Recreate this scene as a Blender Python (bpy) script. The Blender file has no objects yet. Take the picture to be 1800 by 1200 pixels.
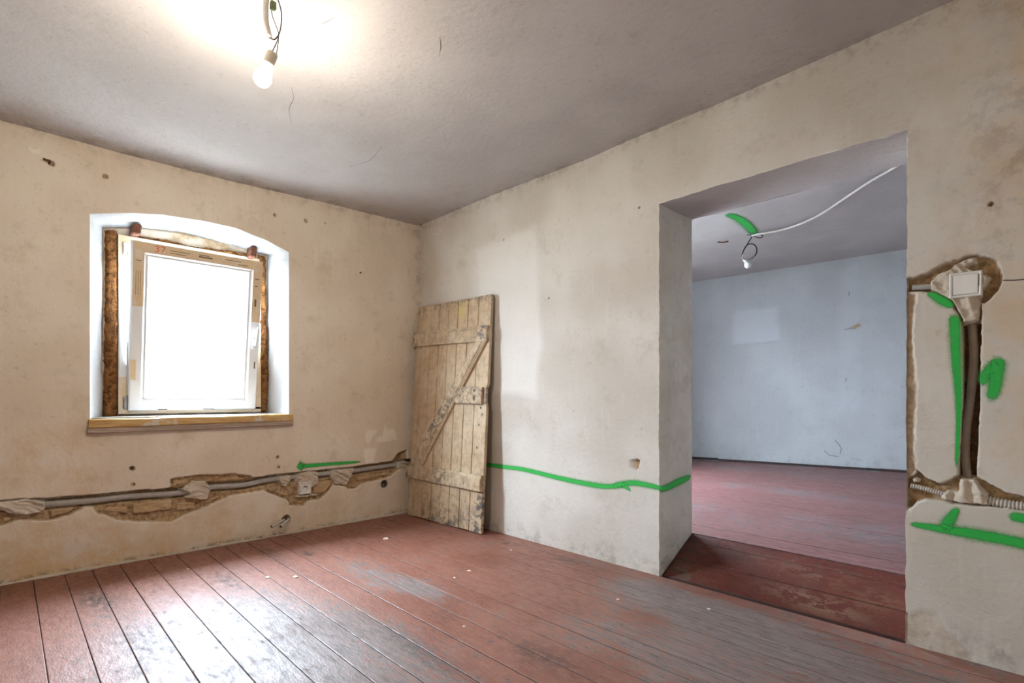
import bpy, math, random
import numpy as np
from mathutils import Vector, Matrix
random.seed(7)
sc = bpy.context.scene
COL = sc.collection
PI = math.pi
# ------------------------------------------------------------------ camera
# room corner = origin; window wall is the plane x=0, doorway wall the plane y=0, floor z=0
CX, CY, CZ, YAW, FPX, HORY = 3.8867, -2.6280, 1.0, 2.37062, 915.95, 698.46
cam_d = bpy.data.cameras.new('camera')
cam_d.sensor_width = 36.0
cam_d.lens = 36.0 * FPX / 1800.0
cam_d.shift_y = (HORY - 600.0) / 1800.0
cam_d.clip_start = 0.02
cam = bpy.data.objects.new('camera', cam_d)
COL.objects.link(cam)
cam.location = (CX, CY, CZ)
cam.rotation_euler = (PI / 2, 0, YAW - PI / 2)
sc.camera = cam
# ------------------------------------------------------------------ world, daylight, exposure
SKY = 35.0          # zenith radiance of an overcast sky (horizon is a third of it)
BULB = 178.0
w = bpy.data.worlds.new('overcast_sky')
sc.world = w
w.use_nodes = True
bg = w.node_tree.nodes['Background']
bg.inputs[0].default_value = (0.72, 0.86, 1.0, 1)
_wt = w.node_tree
_tc = _wt.nodes.new('ShaderNodeTexCoord'); _sp = _wt.nodes.new('ShaderNodeSeparateXYZ'); _mr = _wt.nodes.new('ShaderNodeMapRange')
_wt.links.new(_tc.outputs['Generated'], _sp.inputs[0]); _wt.links.new(_sp.outputs['Z'], _mr.inputs[0])
_mr.inputs[3].default_value = SKY / 3; _mr.inputs[4].default_value = SKY
_wt.links.new(_mr.outputs[0], bg.inputs[1])


def portal(name, loc, sy, sz):
    l = bpy.data.lights.new(name, 'AREA')
    l.shape = 'RECTANGLE'
    l.size = sz
    l.size_y = sy
    l.cycles.is_portal = True
    o = bpy.data.objects.new(name, l)
    COL.objects.link(o)
    o.location = loc
    o.rotation_euler = (0, -PI / 2, 0)
    return o


portal('window_portal', (-0.30, -1.69, 1.47), 0.84, 1.14)
portal('window_portal_adjoining', (-0.30, 1.325, 1.555), 1.45, 1.39)
vs = sc.view_settings
vs.view_transform = 'Standard'
vs.look = 'None'
vs.exposure = 2.45
vs.gamma = 1.0
vs.use_curve_mapping = False
sc.cycles.diffuse_bounces = 6
sc.cycles.max_bounces = 9
sc.cycles.adaptive_threshold = 0.05
sc.cycles.use_denoising = True
sc.cycles.sample_clamp_indirect = 8.0
# ------------------------------------------------------------------ survey helpers: photo point -> point on a real plane
_d = np.array([math.cos(YAW), math.sin(YAW)])
_r = np.array([_d[1], -_d[0]])


def _ray(u, v):
    g = _d + _r * (u - 900.0) / FPX
    return g[0], g[1], (HORY - v) / FPX


def on_x(u, v, x=0.0):
    gx, gy, gz = _ray(u, v)
    t = (x - CX) / gx
    return (CY + gy * t, CZ + gz * t)          # (y, z)


def on_y(u, v, y=0.0):
    gx, gy, gz = _ray(u, v)
    t = (y - CY) / gy
    return (CX + gx * t, CZ + gz * t)          # (x, z)


def on_z(u, v, z=0.0):
    gx, gy, gz = _ray(u, v)
    t = (z - CZ) / gz
    return (CX + gx * t, CY + gy * t)          # (x, y)


# ------------------------------------------------------------------ numeric noise
_rng = np.random.RandomState(11)
_TAB = _rng.rand(256, 256)


def vnoise(x, y):
    x = np.asarray(x, float); y = np.asarray(y, float)
    xi = np.floor(x).astype(int); yi = np.floor(y).astype(int)
    fx = x - xi; fy = y - yi
    fx = fx * fx * (3 - 2 * fx); fy = fy * fy * (3 - 2 * fy)
    a = _TAB[xi & 255, yi & 255]; b = _TAB[(xi + 1) & 255, yi & 255]
    c = _TAB[xi & 255, (yi + 1) & 255]; d = _TAB[(xi + 1) & 255, (yi + 1) & 255]
    return (a * (1 - fx) + b * fx) * (1 - fy) + (c * (1 - fx) + d * fx) * fy


def fbm(x, y, o=4, seed=0):
    s = 0.0; a = 0.5; n = 0.0
    for k in range(o):
        f = 2 ** k
        s = s + a * vnoise(np.asarray(x) * f + 17.3 * k + seed * 31.7, np.asarray(y) * f + 9.1 * k + seed * 13.3)
        n += a; a *= 0.5
    return s / n                                # 0..1


def sstep(a, b, x):
    t = np.clip((x - a) / (b - a), 0, 1)
    return t * t * (3 - 2 * t)


def seg_dist(S, T, P, closed):
    P = np.asarray(P, float)
    n = len(P)
    D = np.full(S.shape, 1e9)
    for i in range(n if closed else n - 1):
        a = P[i]; b = P[(i + 1) % n]
        ab = b - a; L = ab @ ab + 1e-12
        k = np.clip(((S - a[0]) * ab[0] + (T - a[1]) * ab[1]) / L, 0, 1)
        D = np.minimum(D, np.hypot(S - a[0] - k * ab[0], T - a[1] - k * ab[1]))
    return D


def inside(S, T, P):
    P = np.asarray(P, float)
    c = np.zeros(S.shape, bool)
    n = len(P)
    for i in range(n):
        x1, y1 = P[i]; x2, y2 = P[(i + 1) % n]
        if abs(y2 - y1) < 1e-12: continue
        c ^= ((y1 > T) != (y2 > T)) & (S < (x2 - x1) * (T - y1) / (y2 - y1) + x1)
    return c


def sdist(S, T, P):
    """distance inside the polygon positive, outside negative"""
    d = seg_dist(S, T, P, True)
    return np.where(inside(S, T, P), d, -d)


# ------------------------------------------------------------------ materials
class B:
    def __init__(self, name, rough=0.8, spec=0.3):
        m = bpy.data.materials.new(name)
        m.use_nodes = True
        self.m = m; self.nt = m.node_tree
        self.p = self.nt.nodes['Principled BSDF']
        self.p.inputs['Roughness'].default_value = rough
        self.p.inputs['Specular IOR Level'].default_value = spec
        g = self.nt.nodes.new('ShaderNodeNewGeometry')
        self.pos = g.outputs['Position']

    def setin(self, sock, v):
        if v is None: return
        if hasattr(v, 'is_output'): self.nt.links.new(v, sock)
        elif isinstance(v, (tuple, list)):
            sock.default_value = tuple(v) + ((1,) if len(v) == 3 and len(sock.default_value) == 4 else ())
        else: sock.default_value = v

    def objc(self):
        t = self.nt.nodes.new('ShaderNodeTexCoord')
        return t.outputs['Object']

    def scalev(self, s, vec=None):
        n = self.nt.nodes.new('ShaderNodeMapping')
        self.setin(n.inputs['Vector'], vec or self.pos)
        n.inputs['Scale'].default_value = s
        return n.outputs[0]

    def noise(self, scale, detail=4, rough=0.55, vec=None, dist=0.0):
        n = self.nt.nodes.new('ShaderNodeTexNoise')
        self.setin(n.inputs['Vector'], vec or self.pos)
        n.inputs['Scale'].default_value = scale
        n.inputs['Detail'].default_value = detail
        n.inputs['Roughness'].default_value = rough
        n.inputs['Distortion'].default_value = dist
        return n.outputs['Fac']

    def voro(self, scale, vec=None, feat='F1'):
        n = self.nt.nodes.new('ShaderNodeTexVoronoi')
        n.feature = feat
        nz = self.nt.nodes.new('ShaderNodeTexNoise'); nz.inputs['Scale'].default_value = 3.0; nz.inputs['Detail'].default_value = 3
        self.setin(nz.inputs['Vector'], vec or self.pos)
        va = self.nt.nodes.new('ShaderNodeMix'); va.data_type = 'VECTOR'; va.inputs[0].default_value = 0.25
        self.setin(va.inputs[4], vec or self.pos); self.setin(va.inputs[5], nz.outputs['Color']); vec = va.outputs[1]
        self.setin(n.inputs['Vector'], vec or self.pos)
        n.inputs['Scale'].default_value = scale
        return n.outputs['Distance']

    def ss(self, x, a, b, lo=0.0, hi=1.0):
        n = self.nt.nodes.new('ShaderNodeMapRange')
        n.interpolation_type = 'SMOOTHSTEP'
        self.setin(n.inputs[0], x)
        n.inputs[1].default_value = a; n.inputs[2].default_value = b
        n.inputs[3].default_value = lo; n.inputs[4].default_value = hi
        return n.outputs[0]

    def math(self, op, a, b=0.0):
        n = self.nt.nodes.new('ShaderNodeMath')
        n.operation = op
        self.setin(n.inputs[0], a); self.setin(n.inputs[1], b)
        return n.outputs[0]

    def mul(self, a, b): return self.math('MULTIPLY', a, b)

    def mix(self, f, a, b, mode='MIX'):
        n = self.nt.nodes.new('ShaderNodeMix')
        n.data_type = 'RGBA'; n.blend_type = mode
        self.setin(n.inputs[0], f); self.setin(n.inputs[6], a); self.setin(n.inputs[7], b)
        return n.outputs[2]

    def attr(self, name):
        n = self.nt.nodes.new('ShaderNodeAttribute')
        n.attribute_name = name
        return n.outputs['Fac']

    def col(self, c): self.setin(self.p.inputs['Base Color'], c)

    def rough(self, c): self.setin(self.p.inputs['Roughness'], c)

    def bump(self, h, strength=0.3, dist=0.01):
        n = self.nt.nodes.new('ShaderNodeBump')
        n.inputs['Strength'].default_value = strength
        n.inputs['Distance'].default_value = dist
        self.setin(n.inputs['Height'], h)
        self.nt.links.new(n.outputs[0], self.p.inputs['Normal'])


def plaster(name, base, light, stain, dmg_a=(0.30, 0.19, 0.10), dmg_b=(0.46, 0.33, 0.20), amount=1.0):
    b = B(name, 0.88, 0.2)
    n1 = b.noise(1.3, 2, 0.6)
    n2 = b.noise(4.2, 4, 0.72)
    n3 = b.noise(42, 3, 0.68)
    n4 = b.noise(13, 4, 0.74)
    c = b.mix(b.ss(n1, 0.36, 0.66), base, light)
    c = b.mix(b.ss(n2, 0.50, 0.78, 0, 0.75 * amount), c, stain)
    c = b.mix(b.ss(n4, 0.58, 0.74, 0, 0.36 * amount), c, (stain[0] * .7, stain[1] * .66, stain[2] * .6))
    c = b.mix(b.ss(n3, 0.60, 0.76, 0, 0.42), c, (stain[0] * .5, stain[1] * .45, stain[2] * .4))
    c = b.mix(b.ss(n3, 0.40, 0.28, 0, 0.25), c, (light[0] * 1.12, light[1] * 1.12, light[2] * 1.12))
    st = b.noise(9, 1, 0.6, vec=b.scalev((3.0, 3.0, 0.35)))
    c = b.mix(b.ss(st, 0.58, 0.75, 0, 0.18), c, (light[0] * 1.1, light[1] * 1.1, light[2] * 1.1))
    c = b.mix(b.attr('light'), c, (min(.86, light[0] * 1.22), min(.85, light[1] * 1.24), min(.83, light[2] * 1.28)))
    c = b.mix(b.mul(b.attr('ochre'), b.ss(n2, 0.34, 0.62)), c, (0.64, 0.43, 0.21))
    c = b.mix(b.mul(b.attr('dark_mottle'), b.ss(n4, 0.44, 0.62)), c, (0.16, 0.125, 0.09))
    d = b.mix(b.ss(n3, 0.38, 0.62), dmg_a, dmg_b)
    d = b.mix(b.ss(n4, 0.55, 0.68, 0, 0.5), d, (0.50, 0.29, 0.10))
    c = b.mix(b.attr('dmg'), c, d)
    c = b.mix(b.attr('edge'), c, (0.74, 0.68, 0.58))
    b.col(c)
    b.bump(b.noise(24, 2, 0.8), 0.22, 0.012)
    return b.m


M = {}
M['wall_window'] = plaster('beige_plaster', (0.66, 0.565, 0.455), (0.74, 0.66, 0.56), (0.53, 0.435, 0.325))
M['wall_door'] = plaster('pale_plaster', (0.52, 0.475, 0.415), (0.62, 0.585, 0.535), (0.42, 0.37, 0.30), amount=0.8)
M['wall_hidden'] = plaster('brown_plaster', (0.56, 0.50, 0.42), (0.62, 0.56, 0.48), (0.46, 0.40, 0.32))
M['wall_far'] = plaster('grey_plaster', (0.40, 0.405, 0.41), (0.45, 0.46, 0.465), (0.345, 0.345, 0.35), amount=0.6)
M['ceil'] = plaster('ceiling_plaster', (0.42, 0.395, 0.385), (0.48, 0.455, 0.445), (0.365, 0.34, 0.33), amount=0.6)
M['reveal'] = plaster('white_reveal_plaster', (0.45, 0.45, 0.45), (0.50, 0.50, 0.50), (0.39, 0.385, 0.375), amount=0.5)
M['fill'] = plaster('grey_mortar_fill', (0.50, 0.42, 0.33), (0.60, 0.53, 0.44), (0.38, 0.30, 0.22))
M['brick'] = plaster('sandy_brick', (0.44, 0.29, 0.16), (0.53, 0.38, 0.23), (0.34, 0.20, 0.10))


def simple(name, colr, rough=0.5, spec=0.4, nscale=None, amt=0.25, metal=0.0):
    b = B(name, rough, spec)
    b.p.inputs['Metallic'].default_value = metal
    if nscale:
        n = b.noise(nscale, 5, 0.6)
        b.col(b.mix(b.ss(n, 0.35, 0.7, 0, amt), colr, tuple(x * 0.45 for x in colr)))
        b.bump(n, 0.15, 0.004)
    else:
        b.col(colr)
    return b.m


M['green'] = None
M['conduit'] = simple('grey_conduit', (0.40, 0.38, 0.36), 0.45, 0.4, 30, 0.3)
M['hose'] = simple('brown_grey_hose', (0.32, 0.26, 0.21), 0.5, 0.4, 30, 0.3)
M['hose_light'] = simple('light_corrugated_hose', (0.56, 0.52, 0.47), 0.5, 0.4, 60, 0.3)
M['white_plastic'] = simple('white_plastic', (0.78, 0.76, 0.72), 0.35, 0.5, 14, 0.08)
M['upvc'] = simple('white_upvc', (0.72, 0.73, 0.74), 0.35, 0.5, 8, 0.06)
M['grey_gasket'] = simple('grey_gasket', (0.30, 0.31, 0.33), 0.6, 0.3)
M['black'] = simple('hole_shade_black', (0.02, 0.02, 0.02), 0.5, 0.3)  # flat black painted for the shaded inside of holes
M['wire'] = simple('dark_wire', (0.035, 0.03, 0.028), 0.45, 0.4)
M['steel'] = simple('dull_steel', (0.45, 0.45, 0.46), 0.35, 0.5, 40, 0.3, 1.0)
M['rust'] = simple('rusty_wedge', (0.16, 0.065, 0.04), 0.8, 0.2, 30, 0.5)
M['ring'] = simple('dark_sleeve', (0.10, 0.09, 0.08), 0.5, 0.4)
M['yellow_plug'] = simple('yellowed_plug', (0.62, 0.52, 0.28), 0.55, 0.3, 60, 0.3)
M['film_text'] = simple('film_print', (0.16, 0.12, 0.08), 0.7, 0.2)
M['red_pen'] = simple('red_marker', (0.60, 0.08, 0.04), 0.7, 0.2)
M['ceramic'] = simple('ceramic_socket', (0.70, 0.62, 0.50), 0.4, 0.5)
M['crumb'] = simple('plaster_crumb', (0.75, 0.70, 0.62), 0.9, 0.2)
M['terminal'] = simple('terminal_block', (0.12, 0.15, 0.06), 0.5, 0.3)

b = B('beige_protective_film', 0.45, 0.4)
n = b.noise(18, 5, 0.7)
b.col(b.mix(b.ss(n, 0.50, 0.66, 0, 0.6), (0.62, 0.47, 0.30), (0.66, 0.60, 0.52)))
M['film'] = b.m
b = B('orange_foam', 0.9, 0.15)
n = b.noise(26, 6, 0.7, dist=0.5); n2 = b.noise(7, 4, 0.6)
c = b.mix(b.ss(n, 0.35, 0.62), (0.11, 0.040, 0.012), (0.33, 0.145, 0.045))
c = b.mix(b.ss(n2, 0.50, 0.72, 0, 0.7), c, (0.22, 0.08, 0.025))
b.col(c); b.bump(n, 1.0, 0.03)
M['foam'] = b.m
b = B('yellow_pine_sill', 0.7, 0.3)
n = b.noise(6, 6, 0.65, vec=b.scalev((4, 1, 9)))
c = b.mix(b.ss(n, 0.35, 0.65), (0.62, 0.44, 0.20), (0.48, 0.28, 0.10))
c = b.mix(b.ss(b.noise(9, 4, 0.6), 0.55, 0.62, 0, 0.8), c, (0.62, 0.57, 0.50))
b.col(c); b.bump(n, 0.3, 0.005)
M['sill'] = b.m
b = B('greyed_sill_board', 0.8, 0.2)
n = b.noise(8, 6, 0.65, vec=b.scalev((4, 0.8, 12)))
b.col(b.mix(b.ss(n, 0.35, 0.65), (0.46, 0.37, 0.31), (0.30, 0.22, 0.17)))
b.bump(n, 0.4, 0.006)
M['sill_grey'] = b.m
# old painted door boards: grain runs along the height, chipped cream paint over brown wood
b = B('worn_cream_door_paint', 0.72, 0.25)
oc = b.objc()
g = b.noise(14, 7, 0.7, vec=b.scalev((5.0, 5.0, 0.30), oc))
l = b.noise(3.0, 5, 0.65, vec=oc)
k = b.noise(22, 6, 0.72, vec=oc)
c = b.mix(b.ss(l, 0.35, 0.65), (0.50, 0.37, 0.235), (0.58, 0.46, 0.32))
c = b.mix(b.ss(g, 0.50, 0.70, 0, 0.55), c, (0.30, 0.19, 0.10))
c = b.mix(b.ss(k, 0.60, 0.70, 0, 0.55), c, (0.19, 0.135, 0.09))
c = b.mix(b.mul(b.attr('worn'), b.ss(k, 0.44, 0.56)), c, (0.13, 0.11, 0.095))
c = b.mix(b.mul(b.attr('gold'), 0.55), c, (0.62, 0.48, 0.12))
b.col(c)
b.bump(b.math('ADD', b.mul(g, 0.7), b.mul(k, 0.5)), 0.45, 0.006)
M['door'] = b.m
# red floor paint, worn through to grey wood
def floor_mat(name, red_a, red_b, grey, spec):
    b = B(name, 0.4, spec)
    grain = b.noise(6, 3, 0.7, vec=b.scalev((0.9, 9.0, 9.0)))
    bl = b.noise(2.3, 4, 0.70)
    fi = b.noise(19, 4, 0.76, vec=b.scalev((0.75, 1.5, 1.0)))
    sp = b.noise(85, 3, 0.7, vec=b.scalev((0.55, 1.2, 1.0)))
    c = b.mix(b.ss(bl, 0.34, 0.66), red_a, red_b)
    c = b.mix(b.ss(grain, 0.52, 0.74, 0, 0.40), c, tuple(x * 0.5 for x in red_a))
    wear_and_light = b.attr('wear_and_light')
    wm = b.math('ADD', wear_and_light, b.math('ADD', b.mul(b.math('SUBTRACT', fi, 0.5), 2.1), b.math('ADD', b.mul(b.math('SUBTRACT', bl, 0.5), 1.2), b.mul(b.math('SUBTRACT', sp, 0.5), 0.8))))
    wmask = b.ss(wm, 0.30, 0.72)
    c = b.mix(b.mul(wmask, 0.85), c, b.mix(b.ss(grain, 0.35, 0.65), grey, tuple(x * 0.66 for x in grey)))
    c = b.mix(b.ss(fi, 0.60, 0.70, 0, 0.65), c, tuple(x * 0.38 for x in red_a))
    c = b.mix(b.ss(sp, 0.66, 0.74, 0, 0.5), c, (0.30, 0.26, 0.245))
    c = b.mix(b.ss(sp, 0.36, 0.30, 0, 0.55), c, tuple(x * 0.30 for x in red_a))
    bare = b.mul(b.attr('bare'), b.ss(fi, 0.46, 0.54))
    c = b.mix(b.mul(bare, 0.6), c, (0.22, 0.14, 0.095))
    c = b.mix(b.mul(b.attr('dark'), b.ss(fi, 0.36, 0.52)), c, (0.035, 0.028, 0.024))
    c = b.mix(b.attr('seam'), c, (0.06, 0.045, 0.04))
    b.col(c)
    b.rough(b.math('ADD', b.ss(fi, 0.3, 0.7, 0.46, 0.58), b.mul(wmask, 0.04)))
    b.bump(b.noise(40, 2, 0.75, vec=b.scalev((0.6, 1.3, 1.0))), 0.35, 0.006)
    b.setin(b.p.inputs['Specular IOR Level'], b.ss(b.math('ADD', b.mul(fi, 0.6), b.mul(bl, 0.5)), 0.40, 0.66, spec * 1.5, spec * 0.35))
    return b.m


M['floor'] = floor_mat('worn_red_floor_paint', (0.200, 0.068, 0.041), (0.275, 0.120, 0.084), (0.245, 0.210, 0.200), 0.7)
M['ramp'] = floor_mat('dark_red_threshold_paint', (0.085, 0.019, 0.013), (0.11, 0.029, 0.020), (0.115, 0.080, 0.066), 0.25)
M['floor_far'] = floor_mat('plum_red_floor_paint', (0.165, 0.058, 0.052), (0.21, 0.085, 0.078), (0.21, 0.17, 0.17), 0.75)
M['sub'] = simple('dark_underfloor', (0.03, 0.024, 0.02), 0.9, 0.1)
M['skirt'] = simple('dark_skirting', (0.055, 0.035, 0.03), 0.6, 0.3, 12, 0.4)
M['ext'] = simple('outside_ground', (0.17, 0.165, 0.15), 0.9, 0.2, 1.5, 0.4)
M['facade'] = simple('outer_masonry', (0.45, 0.40, 0.34), 0.9, 0.2, 4, 0.3)
# green spray paint: soft-edged
b = B('green_spray_paint', 0.55, 0.3)
a = b.attr('alpha')
n = b.noise(120, 4, 0.7)
b.col(b.mix(b.ss(b.noise(25, 3, 0.6), 0.4, 0.7, 0, 0.35), (0.028, 0.40, 0.064), (0.04, 0.48, 0.09)))
tr = b.nt.nodes.new('ShaderNodeBsdfTransparent')
mx = b.nt.nodes.new('ShaderNodeMixShader')
af = b.ss(b.math('ADD', a, b.mul(b.math('SUBTRACT', n, 0.5), 0.55)), 0.10, 0.92)
af = b.mul(af, b.ss(a, 0.0, 0.12))
b.nt.links.new(af, mx.inputs[0])
b.nt.links.new(tr.outputs[0], mx.inputs[1])
b.nt.links.new(b.p.outputs[0], mx.inputs[2])
b.nt.links.new(mx.outputs[0], b.nt.nodes['Material Output'].inputs[0])
M['green'] = b.m
# window glass: clear, with a weak mirror reflection
b = B('window_glass', 0.02, 0.5)
tr = b.nt.nodes.new('ShaderNodeBsdfTransparent')
gl = b.nt.nodes.new('ShaderNodeBsdfGlossy'); gl.inputs['Roughness'].default_value = 0.02
mx = b.nt.nodes.new('ShaderNodeMixShader'); mx.inputs[0].default_value = 0.05
b.nt.links.new(tr.outputs[0], mx.inputs[1]); b.nt.links.new(gl.outputs[0], mx.inputs[2])
b.nt.links.new(mx.outputs[0], b.nt.nodes['Material Output'].inputs[0])
M['glass'] = b.m
b = B('lit_bulb_glass', 0.3, 0.5)
b.p.inputs['Emission Color'].default_value = (1.0, 0.90, 0.74, 1)
b.p.inputs['Emission Strength'].default_value = BULB
M['bulb_on'] = b.m
b = B('white_bulb_glass', 0.25, 0.5); b.col((0.80, 0.80, 0.80)); M['bulb_off'] = b.m


# ------------------------------------------------------------------ mesh helpers
def link(o, parent=None, label=None, cat=None, group=None, kind=None):
    COL.objects.link(o)
    if parent is not None: o.parent = parent
    if label: o['label'] = label
    if cat: o['category'] = cat
    if group: o['group'] = group
    if kind: o['kind'] = kind
    return o


def mesh(name, V, F, mat, parent=None, smooth=False, attrs=None, **kw):
    me = bpy.data.meshes.new(name)
    V = np.asarray(V, float)
    if isinstance(F, np.ndarray):
        n = len(F)
        me.vertices.add(len(V)); me.vertices.foreach_set('co', V.ravel())
        me.loops.add(n * 4); me.loops.foreach_set('vertex_index', F.ravel().astype(np.int32))
        me.polygons.add(n)
        me.polygons.foreach_set('loop_start', np.arange(0, n * 4, 4, dtype=np.int32))
        me.update(calc_edges=True)
    else:
        me.from_pydata([tuple(v) for v in V], [], [tuple(f) for f in F])
    me.polygons.foreach_set('use_smooth', np.full(len(me.polygons), bool(smooth)))
    for k, a in (attrs or {}).items():
        at = me.attributes.new(k, 'FLOAT', 'POINT')
        at.data.foreach_set('value', np.asarray(a, np.float32).ravel())
    me.materials.append(mat)
    return link(bpy.data.objects.new(name, me), parent, **kw)


def empty(name, loc=(0, 0, 0), parent=None, **kw):
    o = bpy.data.objects.new(name, None)
    o.empty_display_size = 0.05
    o.location = loc
    return link(o, parent, **kw)


def grid_faces(ni, nj, keep=None, off=0, flip=False):
    I, J = np.meshgrid(np.arange(ni - 1), np.arange(nj - 1), indexing='ij')
    a = I * nj + J
    q = np.stack([a, a + nj, a + nj + 1, a + 1], -1)
    if flip: q = q[..., ::-1]
    q = q.reshape(-1, 4)
    if keep is not None: q = q[keep.ravel()]
    return q + off


TF = {'win': lambda s, t, n: np.stack([n, s, t], -1),            # s=y, t=z, n=+x
      'door': lambda s, t, n: np.stack([s, -n, t], -1),          # s=x, t=z, n=-y
      'jamb': lambda s, t, n: np.stack([JX + n, s, t], -1)}
JX = 2.365          # left jamb of the doorway
JR = 3.484          # right jamb
WT = 0.385          # thickness of the doorway wall
LZ = 2.088          # lintel height
F2 = 0.172          # floor level of the adjoining room


class MB:
    def __init__(s): s.V = []; s.F = []

    def add(s, V, F):
        o = len(s.V); s.V += [tuple(v) for v in V]; s.F += [tuple(i + o for i in f) for f in F]; return s

    def box(s, a, b, bev=0.0, f=None):
        (x0, y0, z0), (x1, y1, z1) = a, b
        e = min(bev, (x1 - x0) / 2.01, (y1 - y0) / 2.01, (z1 - z0) / 2.01)
        if e <= 0:
            V = [(x, y, z) for z in (z0, z1) for y in (y0, y1) for x in (x0, x1)]
            F = [(0, 2, 3, 1), (4, 5, 7, 6), (0, 1, 5, 4), (2, 6, 7, 3), (0, 4, 6, 2), (1, 3, 7, 5)]
        else:
            V = []; idx = {}
            for sx in (0, 1):
                for sy in (0, 1):
                    for sz in (0, 1):
                        X = (x0, x1)[sx]; Y = (y0, y1)[sy]; Z = (z0, z1)[sz]
                        dx = e * (1 - 2 * sx); dy = e * (1 - 2 * sy); dz = e * (1 - 2 * sz)
                        idx[sx, sy, sz, 0] = len(V); V.append((X, Y + dy, Z + dz))
                        idx[sx, sy, sz, 1] = len(V); V.append((X + dx, Y, Z + dz))
                        idx[sx, sy, sz, 2] = len(V); V.append((X + dx, Y + dy, Z))
            F = []
            def q(*k): F.append(tuple(idx[i] for i in k))
            for i in (0, 1):
                r = [(i, 0, 0, 0), (i, 1, 0, 0), (i, 1, 1, 0), (i, 0, 1, 0)]; q(*(r if i else r[::-1]))
                r = [(0, i, 0, 1), (1, i, 0, 1), (1, i, 1, 1), (0, i, 1, 1)]; q(*(r[::-1] if i else r))
                r = [(0, 0, i, 2), (1, 0, i, 2), (1, 1, i, 2), (0, 1, i, 2)]; q(*(r if i else r[::-1]))
            for p in (0, 1):
                for k in (0, 1):
                    s_ = 1 if p == k else -1
                    r = [(p, k, 0, 0), (p, k, 0, 1), (p, k, 1, 1), (p, k, 1, 0)]; q(*(r if s_ > 0 else r[::-1]))
                    r = [(p, 0, k, 2), (p, 0, k, 0), (p, 1, k, 0), (p, 1, k, 2)]; q(*(r if s_ > 0 else r[::-1]))
                    r = [(0, p, k, 1), (0, p, k, 2), (1, p, k, 2), (1, p, k, 1)]; q(*(r if s_ > 0 else r[::-1]))
            for sx in (0, 1):
                for sy in (0, 1):
                    for sz in (0, 1):
                        r = [(sx, sy, sz, 0), (sx, sy, sz, 1), (sx, sy, sz, 2)]
                        q(*(r if (sx + sy + sz) % 2 else r[::-1]))
        if f: V = [f(*v) for v in V]
        return s.add(V, F)

    def build(s, name, mat, parent=None, smooth=False, attrs=None, **kw):
        return mesh(name, s.V, s.F, mat, parent, smooth, attrs, **kw)


def catmull(P, n=8):
    P = [np.array(p, float) for p in P]
    if len(P) < 3: return [tuple(P[0] + (P[-1] - P[0]) * i / n) for i in range(n + 1)]
    Q = [2 * P[0] - P[1]] + P + [2 * P[-1] - P[-2]]
    out = []
    for i in range(1, len(Q) - 2):
        for k in range(n):
            t = k / n
            a, b_, c_, d_ = Q[i - 1:i + 3]
            out.append(0.5 * (2 * b_ + (c_ - a) * t + (2 * a - 5 * b_ + 4 * c_ - d_) * t * t + (3 * b_ - a - 3 * c_ + d_) * t ** 3))
    out.append(P[-1])
    return out


def tube(P, r, seg=12, rfun=None, cap=True):
    """swept tube -> (V, F)"""
    P = [Vector(p) for p in P]
    V = []; F = []
    up = Vector((0.13, 0.27, 0.95)).normalized()
    t = (P[1] - P[0]).normalized()
    nrm = (up - t * up.dot(t)).normalized()
    for i, p in enumerate(P):
        t = (P[min(i + 1, len(P) - 1)] - P[max(i - 1, 0)])
        t = t.normalized() if t.length > 1e-9 else Vector((0, 0, 1))
        nrm = (nrm - t * nrm.dot(t)).normalized()
        bi = t.cross(nrm)
        rr = rfun(i, len(P)) if rfun else r
        for k in range(seg):
            a = 2 * PI * k / seg
            V.append(tuple(p + nrm * (math.cos(a) * rr) + bi * (math.sin(a) * rr)))
        if i:
            for k in range(seg):
                F.append(((i - 1) * seg + k, (i - 1) * seg + (k + 1) % seg, i * seg + (k + 1) % seg, i * seg + k))
    if cap:
        F.append(tuple(range(seg))[::-1]); F.append(tuple(range((len(P) - 1) * seg, len(P) * seg)))
    return V, F


def lathe(prof, seg=20, mtx=None):
    V = []; F = []
    for i, (r, z) in enumerate(prof):
        for k in range(seg):
            a = 2 * PI * k / seg
            v = Vector((r * math.cos(a), r * math.sin(a), z))
            V.append(tuple(mtx @ v) if mtx else tuple(v))
        if i:
            for k in range(seg):
                F.append(((i - 1) * seg + k, (i - 1) * seg + (k + 1) % seg, i * seg + (k + 1) % seg, i * seg + k))
    F.append(tuple(range(seg))[::-1]); F.append(tuple(range((len(prof) - 1) * seg, len(prof) * seg)))
    return V, F


# ------------------------------------------------------------------ wall surfaces (wavy old plaster)
def wave(s, t, k=0):
    return 0.006 * (fbm(np.asarray(s) * 0.9 + 5 * k, np.asarray(t) * 0.9 + 3 * k, 3, k) - 0.5) + 0.0022 * (fbm(np.asarray(s) * 9, np.asarray(t) * 9, 3, k + 5) - 0.5)


WK = {'win': 1, 'door': 2, 'jamb': 3}


def lines(a, b, coarse, fine=(), must=()):
    """coordinates from a to b, coarse spacing, refined inside the (lo, hi, step) intervals"""
    x = a; out = [a]
    while x < b - 1e-6:
        st = coarse
        for lo, hi, f in fine:
            if lo - 1e-6 <= x < hi: st = min(st, f)
            elif x < lo and x + st > lo: st = min(st, max(lo - x, 1e-3))
        x = min(x + st, b); out.append(x)
    out = np.array(out)
    for m in must:
        i = np.argmin(abs(out - m)); out[i] = m
    return np.unique(out)


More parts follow.
